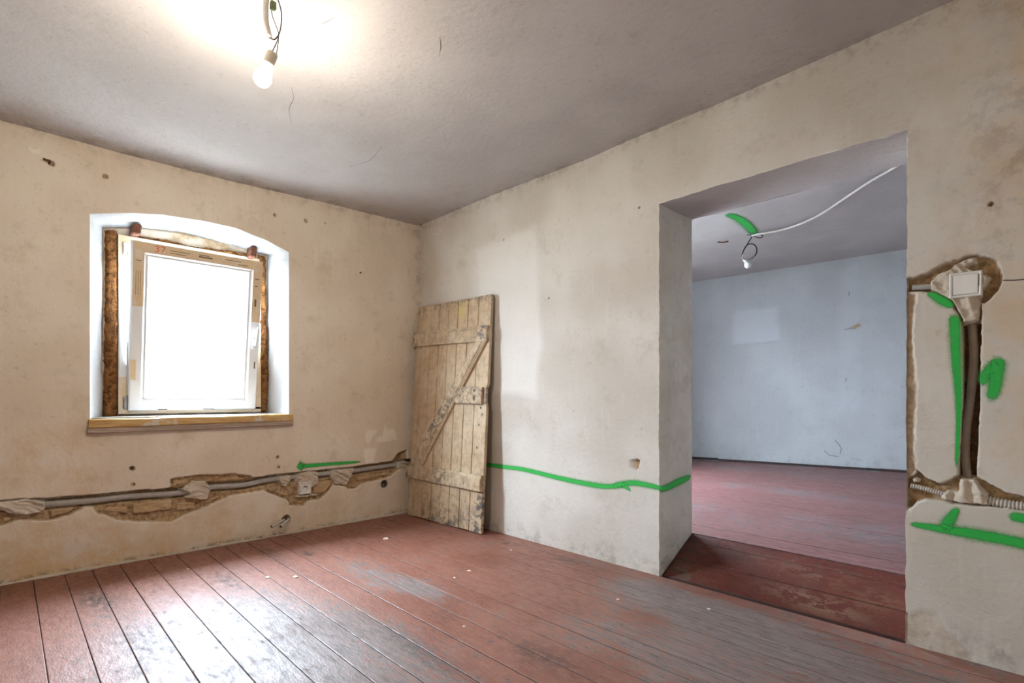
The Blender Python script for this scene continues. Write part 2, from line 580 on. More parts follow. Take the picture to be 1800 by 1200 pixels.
def patch(name, wall, poly, h, mat, parent, amp=0.006, step=0.005, edge=0.012, skirt=0.03, seed=0, freq=40, ridge=0.0, direction=(1, 0.2), **kw):
    """irregular lump of plaster / stone on a wall; poly in wall coordinates (s, t)"""
    P = np.array(poly, float)
    s = np.arange(P[:, 0].min() - step, P[:, 0].max() + step * 2, step)
    t = np.arange(P[:, 1].min() - step, P[:, 1].max() + step * 2, step)
    S, T = np.meshgrid(s, t, indexing='ij')
    jit = (fbm(S * 60, T * 60, 2, seed + 3) - 0.5) * step * 2.0
    d = sdist(S, T, P) + jit
    k = sstep(0, edge, d)
    N = h * k + amp * 2 * (fbm(S * freq, T * freq, 4, seed) - 0.5) * k - skirt * (1 - k)
    if ridge:
        ph = S * direction[0] + T * direction[1]
        N += ridge * (vnoise(ph * 90 + 4 * fbm(S * 12, T * 12, 2, seed + 1), T * 8 + seed) - 0.5) * k
    N += wave(S, T, WK[wall])
    keep = (d[:-1, :-1] > -step) | (d[1:, :-1] > -step) | (d[:-1, 1:] > -step) | (d[1:, 1:] > -step)
    F = grid_faces(len(s), len(t), keep)
    V = TF[wall](S, T, N).reshape(-1, 3)
    used = np.unique(F); mp = -np.ones(len(V), int); mp[used] = np.arange(len(used))
    at = {'edge': (0.5 * (1 - sstep(edge * 0.3, edge * 1.2, d)) * (d > 0)).ravel()[used]} if mat is M['fill'] else None
    return mesh(name, V[used], mp[F], mat, parent, True, at, **kw)


def spray(name, wall, pts, widths, parent, label, cap=True, off=0.0014):
    """ribbon of spray paint lying on a wall, soft edges via the alpha attribute"""
    P = [np.array(q) for q in catmull([tuple(p) + (w_,) for p, w_ in zip(pts, widths)], 6)]
    pr = (-1.9, -0.95, -0.35, 0.35, 0.95, 1.9); al = (0, 0.40, 1, 1, 0.40, 0)
    S = []; T = []; A = []
    n = len(P)
    for i, q in enumerate(P):
        t = P[min(i + 1, n - 1)][:2] - P[max(i - 1, 0)][:2]
        t = t / (np.linalg.norm(t) + 1e-9); m = np.array([-t[1], t[0]])
        e = 1.0 if 0 < i < n - 1 else 0.0
        ea = (0.0, 0.55, 0.9)[min(i, n - 1 - i)] if min(i, n - 1 - i) < 3 else 1.0
        q2 = q[:2] + (t * q[2] * 0.5 * (1 if i else -1) if not e else 0)
        for a_, k_ in zip(al, pr):
            v = q2 + m * q[2] * 0.62 * k_
            S.append(v[0]); T.append(v[1]); A.append(a_ * ea)
    S = np.array(S).reshape(n, 6); T = np.array(T).reshape(n, 6)
    if wall == 'ceil2':
        V = np.stack([S, T, ceil2(S, T) - 0.003], -1).reshape(-1, 3)
    else:
        V = TF[wall](S, T, (jamb_x(S, T, -1) - JX if wall == 'jamb' else wave(S, T, WK[wall])) + off).reshape(-1, 3)
    return mesh(name, V, grid_faces(n, 6), M['green'], parent, True, {'alpha': A}, label=label)


# ================================================================== SETTING
# outside ground
MB().box((-14, -14, -0.62), (-0.45, 14, -0.5)).build('ground', M['ext'], kind='structure', label='ground outside the window')

# ---------------------------------------------------------------- window wall
WY0, WY1, WZ0 = -2.277, -1.137, 0.872       # opening at the room face
ARCH = np.array([on_x(*q) for q in ((158.5, 375.6), (230, 374), (285, 377), (358, 388), (413, 400), (468, 422), (506, 443))])
ARCH[0, 0] = WY0; ARCH[-1, 0] = WY1
ARCHI = np.array([on_x(*q, -0.22) for q in ((180.5, 399), (245, 400), (322, 408), (377, 422), (435, 439), (470, 449))])
IY0, IY1 = ARCHI[0, 0], ARCHI[-1, 0]
def X_(l): return [on_x(*q) for q in l]
UP = [(716, 789), (700, 795.5), (691, 809), (662, 814), (627, 821), (600, 825), (562, 827), (540, 827), (518, 834), (493, 836), (453, 840), (438, 835.5), (413, 831), (384, 833), (355, 833), (329, 836), (298, 841), (300, 854), (289, 860), (253, 862), (243, 860), (222, 869), (169, 874), (82, 880), (40, 881), (-10, 884), (-60, 889)]
LO = [(-60, 945), (0, 926), (34, 915), (53, 915), (84, 915), (101, 913), (122, 906), (139, 898), (150, 892), (160, 892), (164, 894), (167, 902.5), (186, 906), (200, 912), (207, 915), (243, 917), (300, 918), (329, 905), (371, 887), (404, 872), (438, 867), (464, 863), (484, 871), (504, 879), (509, 889), (535, 890), (540, 881), (564, 878), (575, 867), (587, 853), (607, 855), (612, 860), (627, 859), (635, 851), (667, 844), (687, 838), (704, 824), (716, 818)]
EXP = X_(UP + LO)
PIPE_PX = [(-60, 898), (0, 892), (40, 889), (84, 887), (169, 880), (232, 873), (317, 867), (371, 857), (429, 853), (462, 846), (489, 842), (518, 839), (571, 833), (622, 828), (662, 822), (700, 817), (724, 814)]
PIPE = X_(PIPE_PX)
HOLES = [  # px, radius, depth, rim
    ((233, 823), .014, .05), ((488, 803), .010, .04), ((675, 850), .030, .07), ((503, 912), .030, .06),
    ((185, 310), .016, .03), ((483, 378), .012, .03), ((538, 388), .014, .03), ((90, 287), .016, .03), ((572, 392), .006, .02)]
HOLES = [(on_x(*p), r, d) for p, r, d in HOLES]
LIGHTW = [X_(q) for q in ([(675, 748), (696, 756), (697, 773), (681, 775), (664, 777), (659, 771), (672, 764)],
                          [(638, 791), (650, 786), (663, 788), (659, 802), (657, 812), (643, 815)],
                          [(645, 757), (658, 753), (662, 758), (655, 768), (646, 782), (641, 775)],
                          [(48, 263), (58, 258), (74, 265), (72, 270), (60, 270)],
                          [(4, 253), (14, 254), (12, 259), (5, 259)])]
fs = [(-2.8, 0.0, 0.0075), (-2.3, -1.1, 0.03)]
hy = [(h[0][0] - h[1] * 1.6, h[0][0] + h[1] * 1.6, 0.004) for h in HOLES]
ht = [(h[0][1] - h[1] * 1.6, h[0][1] + h[1] * 1.6, 0.004) for h in HOLES]
s = lines(-3.95, 0.02, 0.06, [(-2.8, 0.0, 0.0075)] + hy, (WY0, WY1))
t = lines(-0.05, 2.66, 0.03, [(0.17, 0.60, 0.0065), (0.6, 0.72, 0.012)] + ht, (WZ0, 2.07))
S, T = np.meshgrid(s, t, indexing='ij')
S0, T0 = S.copy(), T.copy()
ra = np.interp(S, ARCH[:, 0], ARCH[:, 1], left=2.07, right=2.07)
ra = ra + (2.07 - ra) * 0
sd = np.where(S < WY0, (WY0 - S), np.where(S > WY1, S - WY1, 0))
rise = (ra - 2.07) * (sd == 0)
T = T0 + np.where(T0 <= 2.07, rise * np.clip((T0 - 1.7) / 0.37, 0, 1), rise * np.clip((2.5 - T0) / 0.43, 0, 1))
N = wave(S, T, 1)
de = sdist(S, T, EXP) + 0.006 * (fbm(S * 45, T * 45, 3, 2) - 0.5) * 2
ke = sstep(0, 0.008, de)
N -= ke * (0.026 + 0.034 * (fbm(S * 16, T * 26, 4, 4) - 0.5) + 0.020 * (fbm(S * 55, T * 60, 3, 6) - 0.5))
dp = seg_dist(S, T, PIPE, False)
above = T > np.interp(S, [p[0] for p in PIPE], [p[1] for p in PIPE])
kg = 1 - sstep(0.0, 0.006, dp - np.where(above, 0.033, 0.026) - 0.006 * (fbm(S * 20, T * 20, 2, 9) - 0.5))
N = N * (1 - kg) - 0.066 * kg
dmg = np.maximum(ke, kg)
hd = np.zeros_like(S)
for (hs, htt), r, d in HOLES:
    dd = np.hypot(S - hs, T - htt) + r * 0.5 * (fbm(S * 110, T * 110, 2, 3) - 0.5)
    k = 1 - sstep(r * 0.75, r, dd)
    N -= d * k
    hd = np.maximum(hd, 1 - sstep(r * 0.8, r * 1.25, dd))
dmg = np.maximum(dmg, hd * 0.8)
li = np.zeros_like(S)
for P in LIGHTW:
    d = sdist(S, T, P) + 0.02 * (fbm(S * 30, T * 30, 3, 8) - 0.5)
    k = sstep(-0.002, 0.004, d)
    li = np.maximum(li, 0.55 * k); N += 0.0025 * k
edge = 0.75 * sstep(-0.012, -0.004, de) * (1 - sstep(-0.003, 0.002, de)) * (fbm(S * 18, T * 18, 2, 1) > 0.45)
ochre = np.clip((0.42 - T) / 0.4, 0, 1) * (0.35 + 0.65 * np.clip((-1.0 - S) / 1.2, 0, 1)) + 0.55 * np.exp(-((S + 2.45) ** 2 + (T - 0.62) ** 2) / 0.05)
dark_mottle = 0.9 * sstep(0.05, 0.0, T) + 0.35 * np.exp(S / 0.06) + 0.3 * sstep(2.40, 2.5, T)  # browner towards the foot, the room corner and the ceiling line
ci = (S0[:-1, :-1] + S0[1:, 1:]) / 2; cj = (T0[:-1, :-1] + T0[1:, 1:]) / 2
keep = ~((ci > WY0) & (ci < WY1) & (cj > WZ0) & (cj < 2.07))
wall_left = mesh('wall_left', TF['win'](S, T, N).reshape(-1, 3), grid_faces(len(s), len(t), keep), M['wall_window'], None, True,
                 {'dmg': dmg, 'light': li, 'ochre': np.clip(ochre, 0, .8), 'dark_mottle': np.clip(dark_mottle, 0, 1), 'edge': edge}, kind='structure',
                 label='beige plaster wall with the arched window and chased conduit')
# masonry behind the plaster skin
m = MB()
m.box((-0.46, -4.2, -0.5), (-0.12, WY0 - 0.004, 2.8)).box((-0.46, WY1 + 0.004, -0.5), (-0.12, WT + 0.1, 2.8))
m.box((-0.46, WY0 - 0.004, -0.5), (-0.12, WY1 + 0.004, 0.86)).box((-0.46, WY0 - 0.004, 2.19), (-0.12, WY1 + 0.004, 2.8))
m.build('masonry', M['facade'], wall_left)
# splayed white window reveal
def loop(y0, y1, z0, arch, x, n=24):
    L = [(x, y0, z0 + (arch[0, 1] - z0) * i / n) for i in range(n)]
    L += [(x, y0 + (y1 - y0) * i / n, np.interp(y0 + (y1 - y0) * i / n, arch[:, 0], arch[:, 1])) for i in range(n)]
    L += [(x, y1, arch[-1, 1] + (z0 - arch[-1, 1]) * i / n) for i in range(n)]
    L += [(x, y1 + (y0 - y1) * i / n, z0) for i in range(n + 1)]
    return np.array(L)
def arch_fit(A):
    q = np.polyfit(A[:, 0], A[:, 1], 3); ys = np.linspace(A[0, 0], A[-1, 0], 40)
    return np.stack([ys, np.polyval(q, ys)], -1)
L0 = loop(WY0, WY1, WZ0, ARCH, 0.0); L1 = loop(IY0, IY1, 0.865, ARCHI, -0.225)
ks = np.linspace(0, 1, 9)
V = np.stack([L0 + (L1 - L0) * k for k in ks], 0)
ny = (fbm(V[..., 1] * 9 + V[..., 0] * 7, V[..., 2] * 9, 3, 3) - 0.5) * 0.010 * (np.sin(ks * PI) > 0.01)[:, None]
V[..., 2] += ny; V[..., 1] += ny
V[0, :, 0] += wave(V[0, :, 1], V[0, :, 2], 1)
li = np.zeros(V.shape[:2])
mesh('window_reveal', V.reshape(-1, 3), grid_faces(V.shape[0], V.shape[1]), M['reveal'], wall_left, True,
     {'dark_mottle': (0.5 * sstep(0.75, 1.0, ks))[:, None] * np.ones(V.shape[1])})  # browner towards the window frame

# ---------------------------------------------------------------- window: frame, tilted sash, sill
FX = -0.20                                  # room face of the fixed frame
FY0, FY1, FZ0, FZ1 = -2.119, -1.262, 0.895, 2.030
window = empty('window_1', (FX, (FY0 + FY1) / 2, FZ0), kind='structure', label='white tilt window with film-covered frame in arched opening')
WIN_OFF = Vector(window.location)
def wpart(o):
    o.parent = window; o.location = o.location - WIN_OFF; return o
# rough mortar ring between reveal and frame
L2 = loop(FY0 + 0.01, FY1 - 0.01, FZ0 + 0.005, np.array([(FY0 + 0.01, FZ1 - 0.01), (FY1 - 0.01, FZ1 - 0.01)]), -0.232)
V = np.stack([L1 + (L2 - L1) * k for k in np.linspace(0, 1, 14)], 0)
V[1:-1, :, 0] += 0.030 * (fbm(V[1:-1, :, 1] * 22, V[1:-1, :, 2] * 30, 4, 6) - 0.42)
topz = V[..., 2] > 2.0
mesh('mortar_ring', V.reshape(-1, 3), grid_faces(V.shape[0], V.shape[1]), M['fill'], wall_left, True,
     {'dmg': (0.75 * sstep(0.45, 0.6, fbm(V[..., 1] * 14, V[..., 2] * 14, 3, 12)))})
def bar_ring(y0, y1, z0, z1, wd, x0, x1, bev=0.006):
    """mitred rectangular ring in the y-z plane between x0 (back) and x1 (front) -> V, F"""
    prof = [(0, x0), (0, x1 - bev), (bev, x1), (wd - bev * 2.2, x1), (wd, x1 - bev * 2.2), (wd, x0)]
    V = []; F = []
    for sy, sz in ((0, 0), (1, 0), (1, 1), (0, 1)):
        for o, x in prof:
            V.append((x, (y1 - o) if sy else (y0 + o), (z1 - o) if sz else (z0 + o)))
    n = len(prof)
    for c_ in range(4):
        for i in range(n):
            a = c_ * n + i; b_ = c_ * n + (i + 1) % n; e = ((c_ + 1) % 4) * n
            F.append((a, e + i, e + (i + 1) % n, b_))
    return V, F
V, F = bar_ring(FY0, FY1, FZ0, FZ1, 0.066, FX - 0.07, FX)
wpart(mesh('window_frame', V, F, M['upvc']))
# protective film on the fixed frame
m = MB()
m.box((FX, FY0 + .002, 1.80), (FX + .0012, FY0 + .052, FZ1 - .001)).box((FX, FY0 + .002, FZ0 + .002), (FX + .0012, FY0 + .052, 1.13))
m.box((FX, FY0 + .05, FZ1 - .05), (FX + .0012, FY1 - .01, FZ1 - .001)).box((FX, FY0 + .05, FZ0 + .002), (FX + .0012, FY1 - .004, FZ0 + .035))
m.box((FX, FY1 - .05, FZ0 + .02), (FX + .0012, FY1 - .003, FZ1 - .02))
wpart(m.build('protective_film', M['film'], label='beige printed film'))
for z0, z1 in ((1.905, 1.985), (0.925, 1.01)):
    hm = MB().box((FX, FY0 + .022, z0), (FX + .012, FY0 + .046, z1), .003)
    hm.box((FX + .012, FY0 + .026, z0 + .012), (FX + .018, FY0 + .040, z1 - .02), .002)
    wpart(hm.build('hinge', M['steel'], label='grey steel hinge'))
V, F = tube([(FX + .012, FY0 + .047, 1.02), (FX + .02, FY0 + .047, 1.5), (FX + .03, FY0 + .047, 1.92)], 0.006, 8)
wpart(mesh('hinge_rod', V, F, M['upvc'], smooth=True))
# sash, hinged at the bottom and tilted into the room; local frame: x out, y along width, z up
SW, SH = 0.764, 1.065
V, F = bar_ring(0, SW, 0, SH, 0.080, -0.062, 0.0, 0.008)
sash = mesh('sash', V, F, M['upvc'])
sash.parent = window
sash.location = Vector((-0.178, -2.072, 0.913)) - WIN_OFF
sash.rotation_euler = (0, math.radians(8.4), 0)
V, F = bar_ring(0.078, SW - 0.078, 0.078, SH - 0.078, 0.016, -0.05, -0.012, 0.004)
mesh('glazing_bead', V, F, M['upvc'], sash)
V, F = bar_ring(0.092, SW - 0.092, 0.092, SH - 0.092, 0.005, -0.032, -0.024, 0.001)
mesh('gasket', V, F, M['grey_gasket'], sash)
MB().box((-0.034, 0.09, 0.09), (-0.030, SW - 0.09, SH - 0.09)).build('glass_pane', M['glass'], sash)
m = MB()
m.box((-.001, .006, SH - .40), (.0012, .064, SH - .002)).box((-.001, .064, SH - .064), (.0012, SW - .004, SH - .002))
m.box((-.001, SW - .062, SH - .43), (.0012, SW - .004, SH - .064))
m.box((-.001, .004, .20), (.0012, .034, .33))
m.build('protective_film', M['film'], sash, label='beige printed film')
m = MB()
for y0, z0, l, hh in ((.20, SH - .030, .11, .004), (.20, SH - .046, .09, .004), (.36, SH - .026, .06, .005), (.36, SH - .040, .08, .009), (.52, SH - .028, .10, .004), (.60, SH - .048, .06, .005),
                      (SW - .050, SH - .13, .03, .006), (SW - .050, SH - .18, .02, .006), (.018, SH - .12, .03, .004), (SW - .046, SH - .32, .012, .05), (SW - .03, .30, .010, .05), (.16, .006, .05, .006), (.42, .006, .07, .005)):
    m.box((.0012, y0, z0), (.0016, y0 + l, z0 + hh))
for k in range(3): m.box((.0012, .022 + k * .012, SH - .33), (.0016, .024 + k * .012, SH - .18))
m.build('film_print', M['film_text'], sash, label='dark printing on the film')
V = []; F = []
def stroke(pts, wd):
    for (a0, a1), (b0, b1) in zip(pts[:-1], pts[1:]):
        dx, dz = b0 - a0, b1 - a1; L = math.hypot(dx, dz); nx, nz = -dz / L * wd, dx / L * wd
        o = len(V)
        V.extend([(.0018, a0 + nx, a1 + nz), (.0018, a0 - nx, a1 - nz), (.0018, b0 - nx, b1 - nz), (.0018, b0 + nx, b1 + nz)])
        F.append((o, o + 1, o + 2, o + 3))
z = SH - .050
stroke([(.118, z + .032), (.132, z + .036), (.138, z + .027), (.126, z + .020), (.138, z + .013), (.133, z + .003), (.117, z + .004)], .0022)
stroke([(.146, z + .036), (.170, z + .036), (.155, z + .002)], .0022)
mesh('marker_number', V, F, M['red_pen'], sash, label='red handwritten 37')
m = MB().box((0, SW - .052, .44), (.010, SW - .022, .52), .006)
m.add(*tube(catmull([(.008, SW - .037, .475), (.035, SW - .037, .478), (.046, SW - .036, .49), (.047, SW - .030, .53), (.045, SW - .024, .60)], 5), .010, 10))
m.build('handle', M['upvc'], sash, True, label='white lever handle turned upward')
# sill boards
def wob(x, y, z):
    f = float(fbm(y * 7, z * 30 + x * 9, 3, 2)) - .5
    return (x + f * .014, y + f * .006, z + f * .010 + (y + 1.7) * .006)
def sillboard(name, x0, x1, y0, y1, z0, z1, mat):
    m = MB(); n = 40
    V = []; F = []
    for i in range(n + 1):
        y = y0 + (y1 - y0) * i / n
        for x, z in ((x0, z0), (x1 - .006, z0), (x1, z0 + .006), (x1, z1 - .005), (x1 - .005, z1), (x0, z1)):
            V.append(wob(x, y, z))
        if i:
            for k in range(6):
                F.append(((i - 1) * 6 + k, (i - 1) * 6 + (k + 1) % 6, i * 6 + (k + 1) % 6, i * 6 + k))
    F.append(tuple(range(6))[::-1]); F.append(tuple(range(n * 6, n * 6 + 6)))
    F = [f[::-1] for f in F]
    return wpart(mesh(name, V, F, mat))
sillboard('window_sill', -0.215, 0.036, -2.285, -1.118, 0.826, 0.876, M['sill'])
sillboard('sill_support', -0.05, 0.030, -2.290, -1.118, 0.792, 0.826, M['sill_grey'])
V = [(-.21, FY0 - .06, .8775), (-.02, -2.27, .8775), (-.02, -1.13, .8785), (-.21, FY1 + .05, .8785)]
wpart(mesh('sill_top_coat', [(a, b_, c_ + .004) for a, b_, c_ in V] + V, [(0, 1, 2, 3), (1, 0, 4, 5), (2, 1, 5, 6), (3, 2, 6, 7), (0, 3, 7, 4)], M['reveal'], label='white painted sill top'))
# expanding foam
def foam(px, x, seed):
    o = patch('expanding_foam', 'win', [on_x(*q, x) for q in px], x + 0.006, M['foam'], window, amp=0.016, step=0.006, edge=0.02, skirt=-x + 0.03, seed=seed, freq=24, label='orange-brown expanding foam strip')
    o.location = -WIN_OFF
foam([(180, 400), (209, 402), (210, 500), (211, 600), (210, 735), (178, 735), (180, 650), (181, 560), (183, 470)], -0.205, 1)
foam([(452, 443), (470, 450), (470, 520), (473, 600), (475, 660), (472, 726), (457, 726), (452, 600)], -0.205, 2)
foam([(232, 402), (250, 412), (300, 420), (330, 428), (400, 438), (452, 446), (452, 456), (380, 446), (300, 430), (232, 418)], -0.21, 3)
for p0, p1 in (((230, 393), (246, 412)), ((437, 433), (448, 452))):
    y0, z1 = on_x(*p0, -0.16); y1, z0 = on_x(*p1, -0.16)
    wm = MB().box((-.215, y0, z0 - .01), (-.125, y1, z1), .008)
    wm.V = [(x, y + (.006 if z > (z0 + z1) / 2 else 0), z) for x, y, z in wm.V]
    wpart(wm.build('wedge', M['rust'], label='rust-brown wedge'))

# ---------------------------------------------------------------- doorway wall
def Y_(l): return [on_y(*q) for q in l]
EXP2 = Y_([(1590, 490), (1602, 487), (1617, 484), (1640, 473), (1660, 461), (1682, 455), (1700, 448), (1718, 446), (1735, 450), (1753, 455), (1757, 465), (1760, 478), (1761, 497), (1757, 508), (1745, 522), (1733, 532), (1725, 533), (1727, 545), (1726, 563), (1722, 572), (1688, 576), (1686, 565), (1683, 552), (1675, 537), (1668, 529), (1655, 520), (1632, 514), (1618, 512), (1602, 514), (1590, 514)])
SLOT = Y_([(1689, 566), (1725, 563), (1724, 640), (1722, 720), (1719, 780), (1716, 842), (1684, 842), (1686, 780), (1690, 700), (1690, 640)])
CHAN = Y_([(1585, 842), (1598, 838), (1607, 832), (1612, 824), (1625, 838), (1652, 850), (1672, 843), (1684, 836), (1716, 836), (1727, 842), (1748, 853), (1770, 865), (1800, 871), (1840, 878), (1920, 892), (1920, 922), (1840, 903), (1800, 898), (1775, 893), (1740, 890), (1700, 888), (1665, 884), (1630, 878), (1612, 881), (1603, 892), (1585, 893)])
STRIP = Y_([(1585, 510), (1598, 513), (1612, 516), (1605, 560), (1604, 600), (1608, 640), (1613, 690), (1610, 730), (1607, 790), (1612, 826), (1600, 840), (1585, 840)])
BOTP = Y_([(1585, 1070), (1600, 1080), (1625, 1072), (1650, 1078), (1665, 1105), (1690, 1130), (1722, 1160), (1700, 1165), (1640, 1145), (1585, 1130)])
CHIP = Y_([(1114, 808), (1120, 806), (1126, 809), (1125, 817), (1120, 828), (1114, 822)])
NICHE = Y_([(836, 437), (870, 425), (942, 395), (948, 440), (950, 520), (952, 600), (945, 700), (865, 690), (838, 530)])
HOL2 = [(Y_([(1123.5, 364.5)])[0], .007, .03), (Y_([(885, 421)])[0], .007, .03), (Y_([(1742, 358)])[0], .008, .02), (Y_([(965, 524)])[0], .006, .02)]
hx = [(h[0][0] - h[1] * 1.8, h[0][0] + h[1] * 1.8, 0.004) for h in HOL2] + [(2.22, 2.33, .006)]
hz = [(h[0][1] - h[1] * 1.8, h[0][1] + h[1] * 1.8, 0.004) for h in HOL2] + [(0.55, 0.64, 0.006)]
s = lines(-0.02, 4.25, 0.03, [(JX - .05, JX + .02, .008), (JR - .02, 4.05, 0.005)] + hx, (JX, JR))
t = lines(-0.05, 2.66, 0.03, [(0.0, 0.2, .012), (0.60, 1.62, 0.0055)] + hz, (LZ,))
S, T = np.meshgrid(s, t, indexing='ij')
def edge_dx(z, k):
    z = np.asarray(z, float)
    return 0.008 * (fbm(z * 7, z * 0 + 3 * k, 4, k) - 0.5) + 0.006 * (fbm(z * 40, z * 0 + 7 * k, 2, k + 2) - 0.5)
S0 = S.copy()
S = S + edge_dx(T, 1) * np.exp(-abs(S0 - JX) / .03) + (edge_dx(T, 2) + 0.006 * (T / LZ - .5)) * np.exp(-abs(S0 - JR) / .03)
T = T + edge_dx(S0, 3) * np.exp(-abs(T - LZ) / .05) * ((S0 > JX - .1) & (S0 < JR + .1))
N = wave(S, T, 2)
rb = 0.005 * (fbm(S * 50, T * 50, 3, 2) - 0.5) * 2
d1 = sdist(S, T, EXP2) + rb; d2 = sdist(S, T, SLOT) + rb * .35; d3 = sdist(S, T, CHAN) + rb; d4 = sdist(S, T, STRIP) + rb; d5 = sdist(S, T, BOTP) + rb * 2; d6 = sdist(S, T, CHIP) + rb
k1 = sstep(0, .006, d1); k2 = sstep(0, .005, d2); k3 = sstep(0, .006, d3); k4 = sstep(0, .005, d4); k5 = sstep(0, .006, d5); k6 = sstep(0, .01, d6)
rough = 0.020 * (fbm(S * 30, T * 30, 4, 5) - 0.5)
N = N - np.maximum.reduce([k1 * (.034 + rough), k3 * (.036 + rough), k4 * (.010 + rough * .4), k5 * (.004 + rough * .2), k6 * (.022 + rough)])
N = N * (1 - k2) - k2 * (.12 + rough * .4)
dmg = np.maximum.reduce([k1, k2, k3, k4 * .75, k5 * .35, k6])
hd = np.zeros_like(S)
for (hs, htt), r, d in HOL2:
    dd = np.hypot(S - hs, T - htt); N -= d * (1 - sstep(r * .7, r, dd)); hd = np.maximum(hd, (1 - sstep(r * .8, r * 1.2, dd)))
dmg = np.maximum(dmg, .8 * hd)
dn = sdist(S, T, NICHE)
light = 0.55 * sstep(-.03, .05, dn + .05 * (fbm(S * 5, T * 5, 3, 4) - .5)) * sstep(.3, 1.0, T) + 0.25 * k5
N -= 0.004 * sstep(-.02, .03, dn)
ed = 0.8 * (sstep(-.008, -.003, d4) * (1 - sstep(-.002, .002, d4)) + .6 * np.exp(-abs(S0 - JX) / .006) * (T < LZ + .01) + .6 * np.exp(-abs(S0 - JR) / .005) * (T < .8)) * (fbm(S * 20, T * 20, 2, 3) > .42)
dark_mottle = 0.7 * sstep(.16, 0.0, T) * fbm(S * 5, T * 8, 3, 3) + .35 * sstep(2.44, 2.5, T) + 0.5 * sstep(3.5, 3.9, S) * (T > 1.5) * fbm(S * 4, T * 4, 3, 6) + .4 * np.exp(-S / .05)  # browner at foot, ceiling line and corner; mottled high at the right
ochre = 0.5 * sstep(3.4, 4.0, S) * np.clip(T - .2, 0, 1)
keep = ~(((S0[:-1, :-1] + S0[1:, 1:]) / 2 > JX) & ((S0[:-1, :-1] + S0[1:, 1:]) / 2 < JR) & ((t[:-1] + t[1:]) / 2 < LZ)[None, :])
V = TF['door'](S, T, N).reshape(-1, 3); F = grid_faces(len(s), len(t), keep)
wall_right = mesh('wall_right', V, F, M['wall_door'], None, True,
                  {'dmg': dmg, 'light': np.clip(light, 0, .8), 'edge': np.clip(ed, 0, .8), 'dark_mottle': np.clip(dark_mottle, 0, 1), 'ochre': ochre},
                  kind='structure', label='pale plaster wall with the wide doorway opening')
# jambs, soffit and rear face of the thick wall
def jamb_x(A, Z, side):
    x0 = (JX + edge_dx(Z, 1) * np.exp(-A / .03)) if side < 0 else (JR + (edge_dx(Z, 2) + .006 * (Z / LZ - .5)) * np.exp(-A / .03))
    return x0 + .006 * (fbm(A * 8, Z * 5, 3, 8) - .5) * sstep(0, .05, A) + edge_dx(Z, 5 + side) * np.exp(-(WT - A) / .02)
def jamb(side):
    yy = lines(0, WT, .02, [(0, .04, .008), (WT - .03, WT, .01)]); zz = lines(-.05, LZ, .02)
    A, Z = np.meshgrid(yy, zz, indexing='ij')
    x = jamb_x(A, Z, side)
    A2 = A - wave(x, Z, 2) * np.exp(-A / .02)
    gr = .10 + .45 * sstep(.25, 0, Z)  # slightly brown all over, more so at the foot
    ddj = 0.75 * (np.exp(-A / .008) + .5 * np.exp(-(WT - A) / .008)) * (fbm(A * 20, Z * 14, 2, 4) > .5)
    mesh('doorway_jamb', np.stack([x, A2, Z], -1).reshape(-1, 3), grid_faces(len(yy), len(zz), None, 0, side > 0), M['wall_door'], wall_right, True, {'dark_mottle': gr, 'edge': ddj})
jamb(-1); jamb(1)
xx = lines(JX - .01, JR + .01, .03); yy = lines(0, WT, .02)
A, Bv = np.meshgrid(xx, yy, indexing='ij')
Yb = Bv - wave(A, LZ + 0 * A, 2) * np.exp(-Bv / .02); Z = LZ + edge_dx(A, 3) * np.exp(-Bv / .05) + .006 * (fbm(A * 5, Bv * 8, 3, 5) - .5) * sstep(0, .05, Bv)
mesh('doorway_soffit', np.stack([A, Yb, Z], -1).reshape(-1, 3), grid_faces(len(xx), len(yy), None, 0, True), M['ceil'], wall_right, True)
m = MB()
for x0, x1, z0 in ((-.4, JX, -.1), (JR, 4.9, -.1), (JX, JR, LZ)):
    m.add([(x0, WT, z0), (x1, WT, z0), (x1, WT, 2.9), (x0, WT, 2.9)], [(0, 1, 2, 3)][::1])
m.F = [f[::-1] for f in m.F]
m.build('rear_plaster', M['wall_far'], wall_right)
m = MB()
m.box((-.12, .14, -.1), (JX - .02, WT - .02, 2.85)).box((JR + .02, .14, -.1), (4.3, WT - .02, 2.85)).box((JX - .02, .14, LZ + .02), (JR + .02, WT - .02, 2.85))
m.build('masonry', M['facade'], wall_right)

# ---------------------------------------------------------------- walls out of view
def slab(name, a, b_, mat, lab):
    return MB().box(a, b_).build(name, mat, kind='structure', label=lab)
slab('wall_back', (4.25, -4.2, -.1), (4.45, WT, 2.8), M['wall_hidden'], 'plain plaster wall behind the camera')
slab('wall_front', (-.12, -4.2, -.1), (4.3, -3.95, 2.8), M['wall_hidden'], 'plain plaster wall opposite the doorway')

# ---------------------------------------------------------------- ceiling
LCz = np.array([(-3.9, 2.49), (-2.65, 2.475), (-2.149, 2.467), (-1.508, 2.474), (-.729, 2.506), (0, 2.52)])
RCz = np.array([(0, 2.52), (.568, 2.519), (1.098, 2.516), (1.861, 2.5), (2.147, 2.509), (2.729, 2.507), (3.638, 2.533), (4.3, 2.54)])
s = lines(-.02, 4.3, .05); t = lines(-4.0, .02, .05)
S, T = np.meshgrid(s, t, indexing='ij')
Z = 2.51 + (np.interp(T, LCz[:, 0], LCz[:, 1]) - 2.51) * np.exp(-np.clip(S, 0, 9) / .8) + (np.interp(S, RCz[:, 0], RCz[:, 1]) - 2.51) * np.exp(np.clip(T, -9, 0) / .8) * (1 - np.exp(-np.clip(S, 0, 9) / .3))
Z += .010 * (fbm(S * 1.3, T * 1.3, 3, 7) - .5)
crk = np.zeros_like(S)
